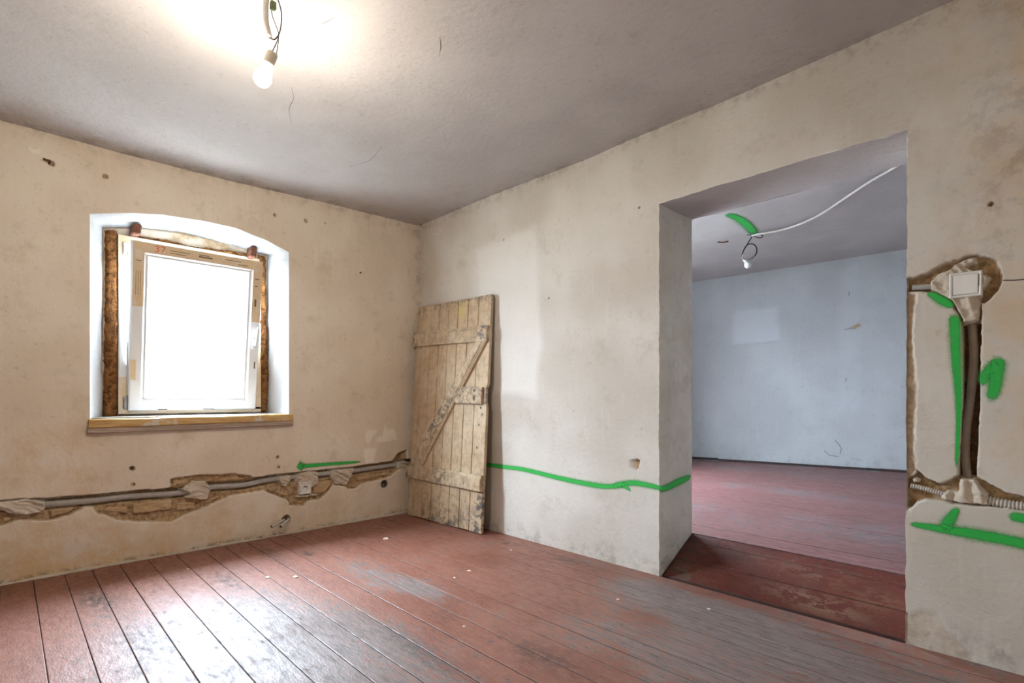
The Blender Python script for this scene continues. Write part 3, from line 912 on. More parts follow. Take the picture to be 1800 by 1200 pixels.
ceiling = mesh('ceiling', np.stack([S, T, Z], -1).reshape(-1, 3), grid_faces(len(s), len(t), None, 0, True), M['ceil'], None, True,
               {'dark_mottle': np.clip(.5 * np.exp(-np.clip(S, 0, 9) / .10) + .3 * np.exp(np.clip(T, -9, 0) / .06), 0, 1)}, kind='structure', label='old grey plaster ceiling of the front room')  # ceiling colour darkened along the walls to imitate the shade there
def ceil1(x, y):
    return float(Z[np.argmin(abs(s - x)), np.argmin(abs(t - y))])
CEIL_BULB = None
# hairline cracks and small scars in the ceiling plaster
for pts in ([(512, 150), (516, 170), (508, 190), (513, 213)], [(773, 65), (775, 80), (772, 98)], [(770, 66), (783, 62)], [(672, 255), (650, 280), (612, 292)], [(554, 44), (575, 36), (590, 28)], [(909, 60), (917, 66)], [(760, 162), (776, 166)]):
    P = [on_z(*q, 2.508) for q in pts]
    P3 = [np.array((x, y, ceil1(x, y) - .0012)) for x, y in P]
    P3 = catmull(P3, 4) if len(P3) > 2 else P3
    V = []; F = []
    for i, q in enumerate(P3):
        t_ = np.array(P3[min(i + 1, len(P3) - 1)]) - np.array(P3[max(i - 1, 0)]); t_ /= np.linalg.norm(t_) + 1e-9
        nn = np.array((-t_[1], t_[0], 0)) * (.0012 * (1 - .6 * abs(2 * i / (len(P3) - 1) - 1)))
        V += [q + nn, q - nn]
        if i: F.append((2 * i - 2, 2 * i - 1, 2 * i + 1, 2 * i))
    mesh('ceiling_crack', V, F, M['skirt'], ceiling)

# ---------------------------------------------------------------- floor of the front room
SEAMS = [0.0, -.12, -.25, -.385, -.51, -.64, -.77, -.89, -1.01, -1.14, -1.29, -1.435, -1.575, -1.70, -1.85, -2.0, -2.14, -2.27, -2.39, -2.52, -2.65, -2.78, -2.92, -3.06, -3.20, -3.34, -3.48, -3.62, -3.76, -3.95]
floor = MB().box((-.12, -4.0, -.12), (4.3, .04, -.026)).box((-.12, .0, -.2), (4.3, WT + .05, -.12)).build('floor', M['sub'], kind='structure', label='red-painted worn plank floor of the front room')
GREY = [(on_z(740, 1035), .26, .09, .75), (on_z(650, 1010), .3, .12, .4), (on_z(480, 1110), .5, .28, .55), (on_z(700, 1130), .35, .12, .5), (on_z(600, 1180), .5, .2, .45), (on_z(350, 1130), .6, .4, .35), (on_z(1050, 990), .25, .10, .35),
        (on_z(1250, 1080), .5, .18, .55), (on_z(1400, 1160), .55, .22, .45), (on_z(1150, 1150), .5, .2, .35), (on_z(1150, 1040), .3, .13, .5)]
DARK = [(on_z(545, 973), .07, .022, 1.4), (on_z(785, 1080), .05, .02, 1.0), (on_z(400, 1020), .18, .05, .6), (on_z(740, 1145), .3, .03, .8), (on_z(890, 955), .05, .02, .9), (on_z(160, 1050), .12, .05, .7), (on_z(185, 1060), .16, .06, .6), (on_z(950, 1150), .16, .06, .6), (on_z(1000, 985), .15, .05, .6), (on_z(250, 1120), .22, .10, .55), (on_z(480, 975), .4, .04, .5)]
def blobs(L, x, y):
    a = np.zeros_like(x)
    for (cx, cy), rx, ry, k in L:
        a = a + k * np.exp(-(((x - cx) / rx) ** 2 + ((y - cy) / ry) ** 2))
    return a
def plank(y0, y1, x0, x1, zf, mat, parent, th=.028, nx=80, extra=None, seed=0, gap=None, xf=None):
    gap = gap or random.uniform(.0009, .0019)
    yy = np.array([y0 + gap, y0 + gap + .0025, y0 + (y1 - y0) * .33, y0 + (y1 - y0) * .67, y1 - gap - .0025, y1 - gap])
    A = np.linspace(x0, x1, nx)
    wob_ = .004 * (fbm(A * 1.2, A * 0 + seed, 3, seed % 7) - .5)
    X = np.repeat(A[:, None], 8, 1); Y = np.empty((nx, 8)); Zp = np.empty((nx, 8))
    Y[:, 1:7] = yy[None]; Y[:, 0] = yy[0]; Y[:, 7] = yy[-1]
    Y[:, 4:] += 0
    Y[:, 0:2] += wob_[:, None] * .3; Y[:, 6:8] += wob_[:, None] * .3
    tilt = (random.random() - .5) * .0012; lift = (random.random() - .5) * .0016
    u = np.array([0, 0, .05, .33, .67, .95, 1, 1])
    Zp[:] = lift + tilt * (u - .5)[None] + .0005 * (fbm(X * 3, Y * 12, 2, 3) - .5)
    Zp[:, 1] -= .0012; Zp[:, 6] -= .0012
    Zp[:, 0] = -th; Zp[:, 7] = -th
    Zp = Zp + zf(X, Y)
    at = {'seam': np.tile(np.array([1, .75, 0, 0, 0, 0, .75, 1.]), (nx, 1))}
    at['seam'] = at['seam'] * (.45 + .55 * sstep(.3, .6, fbm(X * 2.5, Y * 3 + seed, 3, 2)))
    if extra: at.update(extra(X, Y))
    if xf is not None: X = xf(X, Y)
    F = grid_faces(nx, 8, None, 0)
    V = np.stack([X, Y, Zp], -1).reshape(-1, 3)
    return mesh('plank', V, F, mat, parent, False, at)
def front_attr(X, Y):
    w_ = .16 + .22 * sstep(2.0, 3.4, X) + blobs(GREY, X, Y)
    return {'wear_and_light': np.clip(w_, 0, 1.1), 'dark': np.clip(blobs(DARK, X, Y), 0, 1), 'bare': 0 * X}
for i, (a, c_) in enumerate(zip(SEAMS[1:], SEAMS[:-1])):
    plank(a, c_, .0, 4.25, lambda x, y: 0 * x, M['floor'], floor, extra=front_attr, seed=i)
# broken plaster line along the foot of the window wall
yy = np.arange(-2.85, 0.0, .012); V = []
for k, y in enumerate(yy):
    a = float(fbm(y * 6, 1.3, 3, 1)); c_ = float(fbm(y * 26, 4.4, 3, 2))
    hgt = .004 + .030 * max(0, a - .25) + .008 * c_; dep = .003 + .018 * max(0, c_ - .25)
    V += [(dep, y, 0), (dep * .9, y, hgt * .45), (dep * .35, y, hgt * .9), (-.006, y, hgt)]
mesh('plaster_foot', V, grid_faces(len(yy), 4), M['fill'], wall_left, False, label='crumbling plaster edge above the floor')

# ---------------------------------------------------------------- sloping threshold
def rampz(x, y): return F2 * np.clip((y - .03) / (WT - .03), 0, 1)
threshold = MB().add([(JX - .01, .03, -.03), (JR + .01, .03, -.03), (JR + .01, WT, F2 - .03), (JX - .01, WT, F2 - .03), (JX - .01, WT, -.1), (JR + .01, WT, -.1), (JX - .01, .03, -.1), (JR + .01, .03, -.1)],
                     [(0, 1, 2, 3), (3, 2, 5, 4), (0, 3, 4, 6), (1, 7, 5, 2), (0, 6, 7, 1)]).build('floor_threshold', M['sub'], kind='structure', label='red boards sloping up through the doorway')
BARE = [((3.0, .12), .16, .05, .9), ((3.2, .09), .14, .05, 1.1), ((2.75, .30), .12, .04, .6), ((3.05, .27), .2, .05, .7), ((2.55, .10), .10, .05, .5), ((3.35, .2), .12, .05, .6)]
RG = [((2.42, .2), .1, .25, .7), ((2.6, .06), .25, .05, .4), ((3.1, .33), .4, .05, .4)]
RD = [((2.45, .28), .12, .12, .7), ((2.68, .27), .12, .06, .5)]
def ramp_attr(X, Y):
    return {'wear_and_light': np.clip(.02 + .7 * blobs(RG, X, Y), 0, 1), 'dark': np.clip(blobs(RD, X, Y), 0, 1) * .6, 'bare': np.clip(blobs(BARE, X, Y), 0, 1)}
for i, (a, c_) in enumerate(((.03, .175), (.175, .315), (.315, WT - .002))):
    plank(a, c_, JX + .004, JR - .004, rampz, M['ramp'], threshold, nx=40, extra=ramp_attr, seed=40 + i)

# ---------------------------------------------------------------- adjoining room
FA = np.array(on_z(1222, 806, F2)); FB = np.array(on_z(1595, 830, F2))
fdir = (FB - FA) / np.linalg.norm(FB - FA)
def far_y(x): return FA[1] + (np.asarray(x) - FA[0]) * fdir[1] / fdir[0]
def at_far(u, v):
    gx, gy, gz = _ray(u, v)
    n_ = np.array([-fdir[1], fdir[0]])
    t_ = ((FA - np.array([CX, CY])) @ n_) / (gx * n_[0] + gy * n_[1])
    p = np.array([CX + gx * t_, CY + gy * t_])
    return float((p - FA) @ fdir), float(CZ + gz * t_), p          # along-wall s, z, point
CZL = at_far(1222, 495)[1]; CZR = at_far(1595, 437.5)[1]
sL = at_far(1222, 495)[0]; sR = at_far(1595, 437.5)[0]
def ceil2(x, y):
    sx = (np.asarray(x) - FA[0]) / fdir[0]
    return CZL + (CZR - CZL) * (sx - sL) / (sR - sL) + 0 * np.asarray(y)
ceilA = ceil2
s = lines(-1.0, 5.0, .04, [(1.9, 2.4, .01)]); t = lines(F2 - .05, 2.95, .04, [(1.6, 1.85, .008)])
S, T = np.meshgrid(s, t, indexing='ij')
PATCH2 = [at_far(*q)[:2] for q in ((1284, 544), (1370, 534), (1374, 585), (1372, 602), (1285, 610))]
HOLE2 = [at_far(*q)[:2] for q in ((1497, 577), (1502, 571), (1515, 565), (1517, 570), (1508, 576), (1499, 580))]
STR = [at_far(*q)[:2] for q in ((1478, 470), (1508, 466), (1508, 720), (1474, 720))]
dpz = sdist(S, T, PATCH2); dh = sdist(S, T, HOLE2); ds = sdist(S, T, STR)
N = .008 * (fbm(S * 1.1, T * 1.1, 3, 4) - .5) - .006 * sstep(0, .03, dpz) - .02 * sstep(0, .012, dh)
nrm = np.array([fdir[1], -fdir[0]])
V = np.stack([FA[0] + S * fdir[0] + N * nrm[0], FA[1] + S * fdir[1] + N * nrm[1], T], -1).reshape(-1, 3)
wall_far = mesh('wall_far', V, grid_faces(len(s), len(t)), M['wall_far'], None, True,
                {'light': .5 * sstep(0, .06, dpz) + .25 * sstep(-.05, .05, ds + .06 * (fbm(S * 6, T * 2, 2, 4) - .5)), 'dmg': sstep(0, .008, dh), 'dark_mottle': .35 * sstep(F2 + .25, F2, T) * fbm(S * 4, T * 6, 3, 2)},  # browner towards the floor
                kind='structure', label='bluish grey plaster wall of the room beyond the doorway')
def far_ribbon(name, pts, wd, mat, off=.002):
    P = [np.array(at_far(*q)[:2]) for q in pts]
    V = []; F = []
    for i, q in enumerate(P):
        t_ = P[min(i + 1, len(P) - 1)] - P[max(i - 1, 0)]; t_ = t_ / np.linalg.norm(t_); n_ = np.array((-t_[1], t_[0])) * wd
        for e in (1, -1):
            v = q + n_ * e
            nn = .008 * (float(fbm(v[0] * 1.1, v[1] * 1.1, 3, 4)) - .5) + off
            V.append((FA[0] + v[0] * fdir[0] + nn * nrm[0], FA[1] + v[0] * fdir[1] + nn * nrm[1], v[1]))
        if i: F.append((2 * i - 2, 2 * i - 1, 2 * i + 1, 2 * i))
    mesh(name, V, F, mat, wall_far)
for pts in ([(1468, 774), (1474, 780), (1479, 788), (1477, 797)], [(1449, 792), (1458, 800), (1474, 802)], [(1484, 579), (1491, 578), (1498, 576)], [(1492, 520), (1493, 513)], [(1486, 670), (1488, 664)]):
    far_ribbon('plaster_crack', pts, .0024, M['skirt'])
# thin dark skirting along the far wall
m = MB()
for k in range(14):
    a = -.9 + 5.6 * k / 14; c_ = a + 5.6 / 14 - .002
    for q0, q1 in ((a, c_),):
        P = [FA + fdir * q0, FA + fdir * q1]; o = nrm * .018
        z1 = F2 + .020 + .008 * random.random()
        Vv = [(*P[0], F2), (*P[1], F2), (*(P[1] + o), F2), (*(P[0] + o), F2), (*P[0], z1), (*P[1], z1), (*(P[1] + o), z1), (*(P[0] + o), z1)]
        m.add(Vv, [(4, 7, 6, 5), (3, 2, 6, 7), (0, 3, 7, 4), (1, 5, 6, 2)])
m.build('baseboard_far', M['skirt'], kind='structure', label='low dark strip at the foot of the far wall')
# ceiling of the adjoining room
s = lines(-.3, 4.9, .1); t = lines(WT - .02, 5.6, .1)
S, T = np.meshgrid(s, t, indexing='ij')
def ceil2(x, y): return ceilA(x, y) + .016 * (fbm(np.asarray(x) * 1.1, np.asarray(y) * 1.1, 3, 9) - .5)
ceiling2 = mesh('ceiling_adjoining', np.stack([S, T, ceil2(S, T)], -1).reshape(-1, 3), grid_faces(len(s), len(t), None, 0, True), M['ceil'], None, True, kind='structure', label='grey plaster ceiling of the room beyond the doorway')
# its floor
floor2 = MB().box((-.1, WT, -.1), (4.75, 5.4, F2 - .03)).build('floor_adjoining', M['sub'], kind='structure', label='plum-red plank floor of the room beyond the doorway')
G2 = [((1.6, 1.0), .9, .5, .35), ((2.6, 2.3), 1.2, .25, .35), ((1.5, 3.6), 1.5, .4, .3), ((3.4, 1.2), .7, .6, .4)]  # first blob pales the boards where window light pools; the rest is wear
def far_attr(X, Y): return {'wear_and_light': np.clip(.16 + blobs(G2, X, Y), 0, .8), 'dark': .25 * fbm(X, Y * 6, 3, 3), 'bare': 0 * X}
y = WT + .002; i = 0
while y < 5.2:
    wdt = (.07, .14, .13, .145, .135, .13)[i % 6] if i else .07
    y1 = y + wdt
    xa = 0.0; xb = 4.7
    xlim = FA[0] + (y1 - FA[1]) * fdir[0] / fdir[1]                 # boards end at the slanted far wall
    if y1 > far_y(0.0): xa = max(xa, xlim + .02)
    if xa < xb - .2: plank(y, y1, xa, xb, lambda x, yy: F2 + 0 * x, M['floor_far'], floor2, nx=48, extra=far_attr, seed=60 + i)
    y = y1; i += 1
# side walls of the adjoining room; the left one has a window
m = MB()
W2 = (0.60, 2.05, 0.86, 2.25)
for y0, y1, z0, z1 in ((WT, W2[0], -.1, 2.95), (W2[1], 5.6, -.1, 2.95), (W2[0], W2[1], -.1, W2[2]), (W2[0], W2[1], W2[3], 2.95)):
    m.box((-.40, y0, z0), (0.0, y1, z1))
m.build('wall_adjoining_left', M['wall_far'], kind='structure', label='outer wall of the room beyond, with its window')
slab('wall_adjoining_right', (4.7, WT, -.1), (4.9, 5.8, 2.95), M['wall_far'], 'right side wall of the room beyond the doorway')
win2 = empty('window_2', (-.2, 1.325, W2[2]), kind='structure', label='white window of the room beyond the doorway')
o2 = Vector(win2.location)
V, F = bar_ring(W2[0] + .001, W2[1] - .001, W2[2] + .001, W2[3] - .001, .10, -.26, -.18)
o = mesh('window_frame', V, F, M['upvc'], win2); o.location = -o2
o = MB().box((-.225, W2[0] + .09, W2[2] + .09), (-.221, W2[1] - .09, W2[3] - .09)).build('glass_pane', M['glass'], win2); o.location = -o2

# ================================================================== PARTS OF THE WALLS: stones, mortar lumps, paint marks
BR = [[(230, 884.5), (304, 875.5), (306, 897), (232, 905.5)], [(168, 893), (200, 890), (227, 887), (228, 905), (206, 903), (190, 902)], [(309, 883), (346, 880), (345, 896), (311, 900)],
      [(85, 896), (118, 892), (136, 893), (118, 904), (87, 911)], [(352, 881), (372, 874), (398, 869), (372, 884), (352, 892)],
      [(475, 857), (490, 857), (513, 852), (518, 868), (505, 875), (485, 867)], [(549, 849), (582, 842), (584, 852), (573, 866), (551, 870)],
      [(629, 837), (660, 833), (688, 828), (684, 836), (650, 842), (632, 847)], [(614, 853), (630, 850), (628, 857), (614, 858)],
      [(303, 844), (328, 840), (334, 846), (326, 852), (304, 856)], [(341, 836), (366, 836), (360, 842), (346, 843)], [(375, 842), (410, 836), (436, 839), (448, 842), (400, 848), (378, 850)], [(404, 863), (430, 862), (462, 856), (440, 864), (408, 869)],
      [(2, 907), (30, 910), (52, 910), (20, 915), (2, 922)], [(512, 880), (535, 878), (533, 887), (513, 887)]]
for i, px in enumerate(BR):
    patch('brick', 'win', X_(px), -.008 - .004 * (i % 3), M['brick'], wall_left, amp=.010, edge=.010, skirt=.05, seed=20 + i, freq=30, ridge=.008, direction=(.2, 1), step=.005)
FILLS = [([(-40, 884), (0, 880), (48, 874), (63, 877), (82, 880), (82, 896), (73, 903), (46, 907), (23, 908), (0, 899), (-40, 905)], .012, 30),
         ([(338, 843), (364, 844), (368, 852), (373, 860), (367, 876), (360, 881), (344, 879), (321, 877), (330, 869), (316, 861), (327, 851)], .014, 31),
         ([(491, 836), (511, 833), (511, 846), (504, 856), (496, 856), (488, 845)], .016, 32),
         ([(522, 833), (540, 825), (561, 829), (562, 843), (560, 852), (548, 858), (524, 858), (518, 846)], .010, 33),
         ([(583, 824), (626, 821), (622, 833), (610, 853), (588, 853), (581, 838)], .006, 34), ([(697, 812), (716, 808), (716, 822), (705, 826), (698, 824)], .004, 35),
         ([(519, 872), (525, 868), (548, 866), (562, 868), (560, 872), (545, 874), (522, 876)], .010, 36)]
for px, h, sd_ in FILLS:
    patch('mortar_lump', 'win', X_(px), h, M['fill'], wall_left, amp=.012, edge=.012, skirt=.06, seed=sd_, freq=30, ridge=.018, step=.0042, direction=(.5, 1), label='rough grey mortar holding the conduit')
patch('mortar_lump', 'door', Y_([(1631, 492), (1650, 478), (1665, 472), (1680, 459), (1705, 450), (1719, 447), (1717, 463), (1702, 468), (1724, 478), (1741, 482), (1745, 488), (1732, 505), (1727, 520), (1728, 535), (1725, 563), (1708, 568), (1690, 569), (1685, 552), (1676, 540), (1668, 528), (1650, 519), (1634, 510)]),
      .004, M['fill'], wall_right, amp=.011, edge=.010, skirt=.05, seed=50, freq=34, ridge=.018, direction=(1, .5), step=.0035, label='rough mortar around the light switch')
patch('mortar_lump', 'door', Y_([(1682, 838), (1717, 840), (1727, 857), (1739, 868), (1743, 891), (1710, 889), (1680, 885), (1650, 880), (1649, 869), (1665, 861), (1682, 862)]),
      .006, M['fill'], wall_right, amp=.010, edge=.010, skirt=.06, seed=51, freq=34, ridge=.016, step=.0035, label='mortar where the conduits meet')
patch('mortar_lump', 'door', Y_([(1601, 843), (1608, 838), (1618, 842), (1616, 849), (1604, 850)]), -.004, M['fill'], wall_right, amp=.004, edge=.006, skirt=.04, seed=52, step=.003)
def px_w(px): return px * .0046
spray('spray_paint', 'win', X_([(527, 819), (545, 818), (580, 815), (610, 813), (636, 811)]), [.030, .026, .022, .020, .010], wall_left, 'green spray-painted arrow shaft')
spray('spray_paint', 'win', X_([(521, 821), (528, 819), (532, 818)]), [.012, .055, .062], wall_left, 'green spray-painted arrow head')
spray('spray_paint', 'door', Y_([(845, 815), (884, 820), (922, 825), (980, 839), (1038, 851), (1073, 854.5), (1106, 850)]), [.026, .026, .027, .028, .029, .027, .026], wall_right, 'long green sprayed line')
spray('spray_paint', 'door', Y_([(1078, 853), (1092, 850.5), (1115, 848.5), (1140, 852.5), (1167, 859)]), [.024, .028, .030, .026, .022], wall_right, 'end of the green sprayed line')
spray('spray_paint', 'door', Y_([(1092, 851), (1101, 856), (1110, 863)]), [.024, .020, .008], wall_right, 'small hook of green paint')
JPT = [on_x(u, v, JX) for u, v in ((1156, 859.5), (1171, 857), (1190, 848), (1205, 841), (1214, 837))]
spray('spray_paint', 'jamb', JPT, [.022, .034, .040, .034, .020], wall_right, 'green sprayed line on the jamb')
spray('spray_paint', 'door', Y_([(1630, 516), (1640, 519), (1655, 528), (1667, 535), (1673, 541)]), [.012, .022, .028, .024, .012], wall_right, 'green sprayed curve under the switch')
spray('spray_paint', 'door', Y_([(1676, 553), (1678, 570), (1679, 600), (1681, 640), (1684, 680), (1685, 730), (1683, 780), (1681, 824)]), [.026, .030, .029, .027, .022, .015, .012, .008], wall_right, 'green sprayed vertical line beside the slot')
spray('spray_paint', 'door', Y_([(1754, 628), (1753, 645), (1748, 680), (1741, 704)]), [.034, .038, .034, .028], wall_right, 'green sprayed digit 1, upright')
spray('spray_paint', 'door', Y_([(1726, 678), (1732, 661), (1742, 648), (1752, 637)]), [.014, .030, .032, .030], wall_right, 'green sprayed digit 1, flag')
spray('spray_paint', 'door', Y_([(1598, 920), (1630, 925), (1665, 931), (1700, 936), (1740, 943), (1780, 951), (1830, 962)]), [.016, .022, .030, .036, .038, .036, .036], wall_right, 'broad green sprayed line near the floor')
spray('spray_paint', 'door', Y_([(1661, 930), (1666, 918), (1674, 906), (1684, 891)]), [.042, .034, .028, .016], wall_right, 'green sprayed tick above the line')
spray('spray_paint', 'door', Y_([(1774, 906), (1790, 909), (1810, 913), (1830, 917)]), [.026, .030, .028, .026], wall_right, 'short green sprayed dash')
CP = [on_z(*q, 2.60) for q in ((1277, 375), (1295, 382), (1312, 394), (1329, 412))]
CP = [on_z(*q, float(ceil2(*c_))) for q, c_ in zip(((1277, 375), (1295, 382), (1312, 394), (1329, 412)), CP)]
spray('spray_paint', 'ceil2', CP, [.07, .075, .08, .075], ceiling2, 'green sprayed band on the ceiling')
# crack to the right of the switch
V = TF['door'](*[np.array(q) for q in zip(*[(x, z_, float(wave(x, z_, 2)) + .0015) for x, z_ in Y_([(1763, 491.5), (1763, 493.5), (1782, 491.5), (1782, 493.5), (1806, 489.5), (1806, 491)])])])
mesh('plaster_crack', V, [(1, 0, 2, 3)[::-1], (3, 2, 4, 5)[::-1]], M['skirt'], wall_right)

# ================================================================== THINGS
# ---------------------------------------------------------------- leaning ledged-and-braced door
DW, DH = .945, 1.785
DC = {(0, 0): Vector((.088, -.178, .004)), (1, 0): Vector((1.002, -.142, .004)), (0, 1): Vector((.055, -.048, 1.786)), (1, 1): Vector((1.013, -.044, 1.768))}
dn_ = ((DC[1, 0] - DC[0, 0]).cross(DC[0, 1] - DC[0, 0])).normalized()
if dn_.y > 0: dn_ = -dn_
def dmap(u, v, n):
    a, c_ = u / DW, v / DH
    p = DC[0, 0] * (1 - a) * (1 - c_) + DC[1, 0] * a * (1 - c_) + DC[0, 1] * (1 - a) * c_ + DC[1, 1] * a * c_
    return tuple(p + dn_ * n)
def dmesh(name, m, parent, mat=None, worn=None, gold=None, **kw):
    W_ = np.array([(worn(*v) if worn else .25) for v in m.V]); G = np.array([(gold(*v) if gold else 0) for v in m.V])
    V = [tuple(Vector(dmap(*v)) - DLOC) for v in m.V]
    o = mesh(name, V, m.F, mat or M['door'], parent, False, {'worn': W_, 'gold': G}, **kw)
    return o
DLOC = Vector((.55, -.16, 0))
door = empty('plank_door', DLOC, label='old ledged plank door with diagonal brace leaning in the corner', cat='door')
def dgrid(m, u0, u1, v0, v1, n0, n1, nv=24, du=.004, shape=None, bev=.003):
    """board from back n0 to front n1 running along v, chamfered front edges"""
    prof = [(0, n0), (0, n1 - bev), (bev, n1)] + [(f, n1) for f in ((.33), (.67))] + [(1, n1)]
    V = []; F = []
    for i in range(nv + 1):
        v = v0 + (v1 - v0) * i / nv
        ofs = du * (float(fbm(v * 5, u0 * 9, 2, 3)) - .5)
        w_ = u1 - u0
        P = [(u0, n0), (u0, n1 - bev), (u0 + bev, n1), (u0 + w_ * .33, n1 + .0006), (u0 + w_ * .67, n1 + .0006), (u1 - bev, n1), (u1, n1 - bev), (u1, n0)]
        for u, n in P: V.append((u + ofs, v, n))
        if i:
            for k in range(8):
                F.append(((i - 1) * 8 + k, (i - 1) * 8 + (k + 1) % 8, i * 8 + (k + 1) % 8, i * 8 + k)[::-1])
    F.append(tuple(range(8))); F.append(tuple(range(nv * 8, nv * 8 + 8))[::-1])
    F = [f[::-1] for f in F]
    m.add(V, F); return m
UE = [0.0, .080, .200, .318, .437, .556, .680, .802, .945]
worn_b = lambda u, v, n: min(1, .20 + .9 * math.exp(-v / .10) * (u > .2) + 1.0 * math.exp(-((u - .92) / .04) ** 2) * math.exp(-((v - .2) / .2) ** 2) + .5 * math.exp(-((v - 1.78) / .05) ** 2))
for i in range(8):
    m = MB(); e = (.0016 if i else -.004)
    lo = random.uniform(0, .006); hi = DH - random.uniform(0, .004)
    dgrid(m, UE[i] + .0024, UE[i + 1] - .0024, lo, hi, -.024, .0 + random.uniform(-.0015, .0015), 40)
    if i == 7:      # lock notch in the outer edge
        m.V = [((u - .016 if (u > .93 and .962 < v < 1.088) else u), v, n) for u, v, n in m.V]
    dmesh('board', m, door, worn=worn_b, gold=(lambda u, v, n: max(0, math.exp(-((v - 1.69) / .07) ** 2 - ((u - .60) / .05) ** 2))) if i == 5 else None)
def ledge(v0, v1, slope, lab):
    m = MB()
    n = 40; V = []; F = []
    for i in range(n + 1):
        u = -.018 + (DW - .012 + .018) * i / n
        o = .004 * (float(fbm(u * 8, v0, 3, 2)) - .5) + slope * (u / DW)
        ragged = .012 * max(0, float(fbm(u * 9, v0 * 3, 2, 6)) - .45)
        for v, nn in ((v0, .0), (v0, .018), (v0 + .006, .024), (v0 + .05, .025), (v1 - .028, .024), (v1 - .024, .014), (v1 - ragged, .010), (v1 - ragged, 0)):
            V.append((u, v + o, nn))
        if i:
            for k in range(8): F.append(((i - 1) * 8 + k, (i - 1) * 8 + (k + 1) % 8, i * 8 + (k + 1) % 8, i * 8 + k))
    F.append(tuple(range(8))[::-1]); F.append(tuple(range(n * 8, n * 8 + 8)))
    F = [f[::-1] for f in F]
    m.add(V, F)
    dmesh('ledge', m, door, worn=lambda u, v, nn: .35 + .65 * (math.exp(-((u - .88) / .06) ** 2) if v0 > 1 else math.exp(-((u - .45) / .08) ** 2) * .7) + .5 * math.exp(-((u) / .05) ** 2), label=lab)
ledge(1.436, 1.560, -.008, 'upper cross ledge'); ledge(.314, .438, -.008, 'lower cross ledge')
def slant(m, a0, a1, b0, b1, n0, n1, vlo, vhi, bev=.004):
    """sloping strip: left/right edges given at vlo (a0,b0) and vhi (a1,b1)"""
    nv = 30; V = []; F = []
    for i in range(nv + 1):
        k = i / nv; v = vlo + (vhi - vlo) * k; l_ = a0 + (a1 - a0) * k; r_ = b0 + (b1 - b0) * k
        for u, n in ((l_, n0), (l_, n1 - bev), (l_ + bev * 2, n1), (r_ - bev * 2, n1), (r_, n1 - bev), (r_, n0)): V.append((u, v, n))
        if i:
            for q in range(6): F.append(((i - 1) * 6 + q, (i - 1) * 6 + (q + 1) % 6, i * 6 + (q + 1) % 6, i * 6 + q))
    F.append(tuple(range(6))[::-1]); F.append(tuple(range(nv * 6, nv * 6 + 6)))
    m.add(V, F); return m
m = slant(MB(), .025, .800, .158, .880, 0, .020, .436, 1.432)
o = dmesh('brace', m, door, worn=lambda u, v, n: .45 + .5 * math.exp(-((v - .85) / .2) ** 2), label='diagonal brace')
m = slant(MB(), .160, .884, .200, .922, 0, .022, .436, 1.430, .006)
dmesh('brace_bead', m, o, worn=lambda u, v, n: .2)
m = slant(MB(), .172, .896, .186, .908, .02, .027, .44, 1.426, .003)
dmesh('brace_bead', m, o, worn=lambda u, v, n: .2)
# lock block with keyhole
m = MB(); V = [(u, v, n) for n in (0, .022) for u, v in ((.570, .958), (.905, .957), (.905, 1.084), (.668, 1.090))]
V += [(.578, .963, .026), (.900, .962, .026), (.900, 1.066, .026), (.668, 1.072, .026)]
m.add(V, [(0, 1, 5, 4)[::-1], (1, 2, 6, 5)[::-1], (2, 3, 7, 6)[::-1], (3, 0, 4, 7)[::-1], (4, 5, 9, 8)[::-1], (5, 6, 10, 9)[::-1], (6, 7, 11, 10)[::-1], (7, 4, 8, 11)[::-1], (8, 9, 10, 11)[::-1]])
m.F = [f[::-1] for f in m.F]
lock = dmesh('lock_block', m, door, worn=lambda u, v, n: .6, label='wooden lock block with keyhole')
def disc(m, u, v, r, n, squash=1.0):
    V = [(u, v, n)] + [(u + r * math.cos(2 * PI * k / 12), v + r * squash * math.sin(2 * PI * k / 12), n) for k in range(12)]
    m.add(V, [(0, 1 + k, 1 + (k + 1) % 12) for k in range(12)])
m = MB(); disc(m, .828, 1.000, .009, .0272, 2.4); disc(m, .825, 1.058, .010, .0272)
dmesh('keyhole', m, lock, M['black'])  # flat black discs stand in for the shaded recess
m = MB(); disc(m, .662, 1.019, .006, .0270, 1.6); disc(m, .70, 1.05, .004, .027); disc(m, .66, 1.04, .003, .027)
dmesh('nail_hole', m, lock, M['black'])
m = MB().box((.906, .962, -.020), (.934, 1.086, .004), .003)
dmesh('lock_keep', m, door, M['sill_grey'])
m = MB()
for u, v in ((.05, 1.50), (.22, 1.48), (.45, 1.50), (.66, 1.49), (.80, 1.47), (.06, .38), (.30, .36), (.52, .37), (.75, .36), (.88, .35)):
    disc(m, u, v - .008, .005, .0262)
dmesh('nail_head', m, door, M['rust'])
m = MB()
for u, v in ((.88, .93), (.90, .88), (.87, .80), (.86, .63), (.04, 1.74)): disc(m, u, v, .006, .0035, 1.5)
dmesh('knot', m, door, M['skirt'])

# ---------------------------------------------------------------- conduit in the window wall
P = [(-.030, y_, z_) for y_, z_ in X_(PIPE_PX)]
P[0] = (-.03, -3.0, P[0][2] - .02)
V, F = tube(catmull(P, 6), .018, 16)
mesh('grey_conduit', V, F, M['conduit'], None, True, label='smooth grey conduit lying in the chase of the window wall', cat='conduit')
# ---------------------------------------------------------------- power outlet
oy, oz = on_x(536, 857.5, .012)
outlet = empty('power_outlet', (.008, oy, oz), label='square white power outlet set in the broken plaster', cat='outlet')
R_ = .043
V, F = bar_ring(-R_, R_, -R_, R_, .012, -.03, .016, .003)
mesh('outer_frame', V, F, M['white_plastic'], outlet)
Mx = Matrix.Rotation(PI / 2, 4, 'Y')
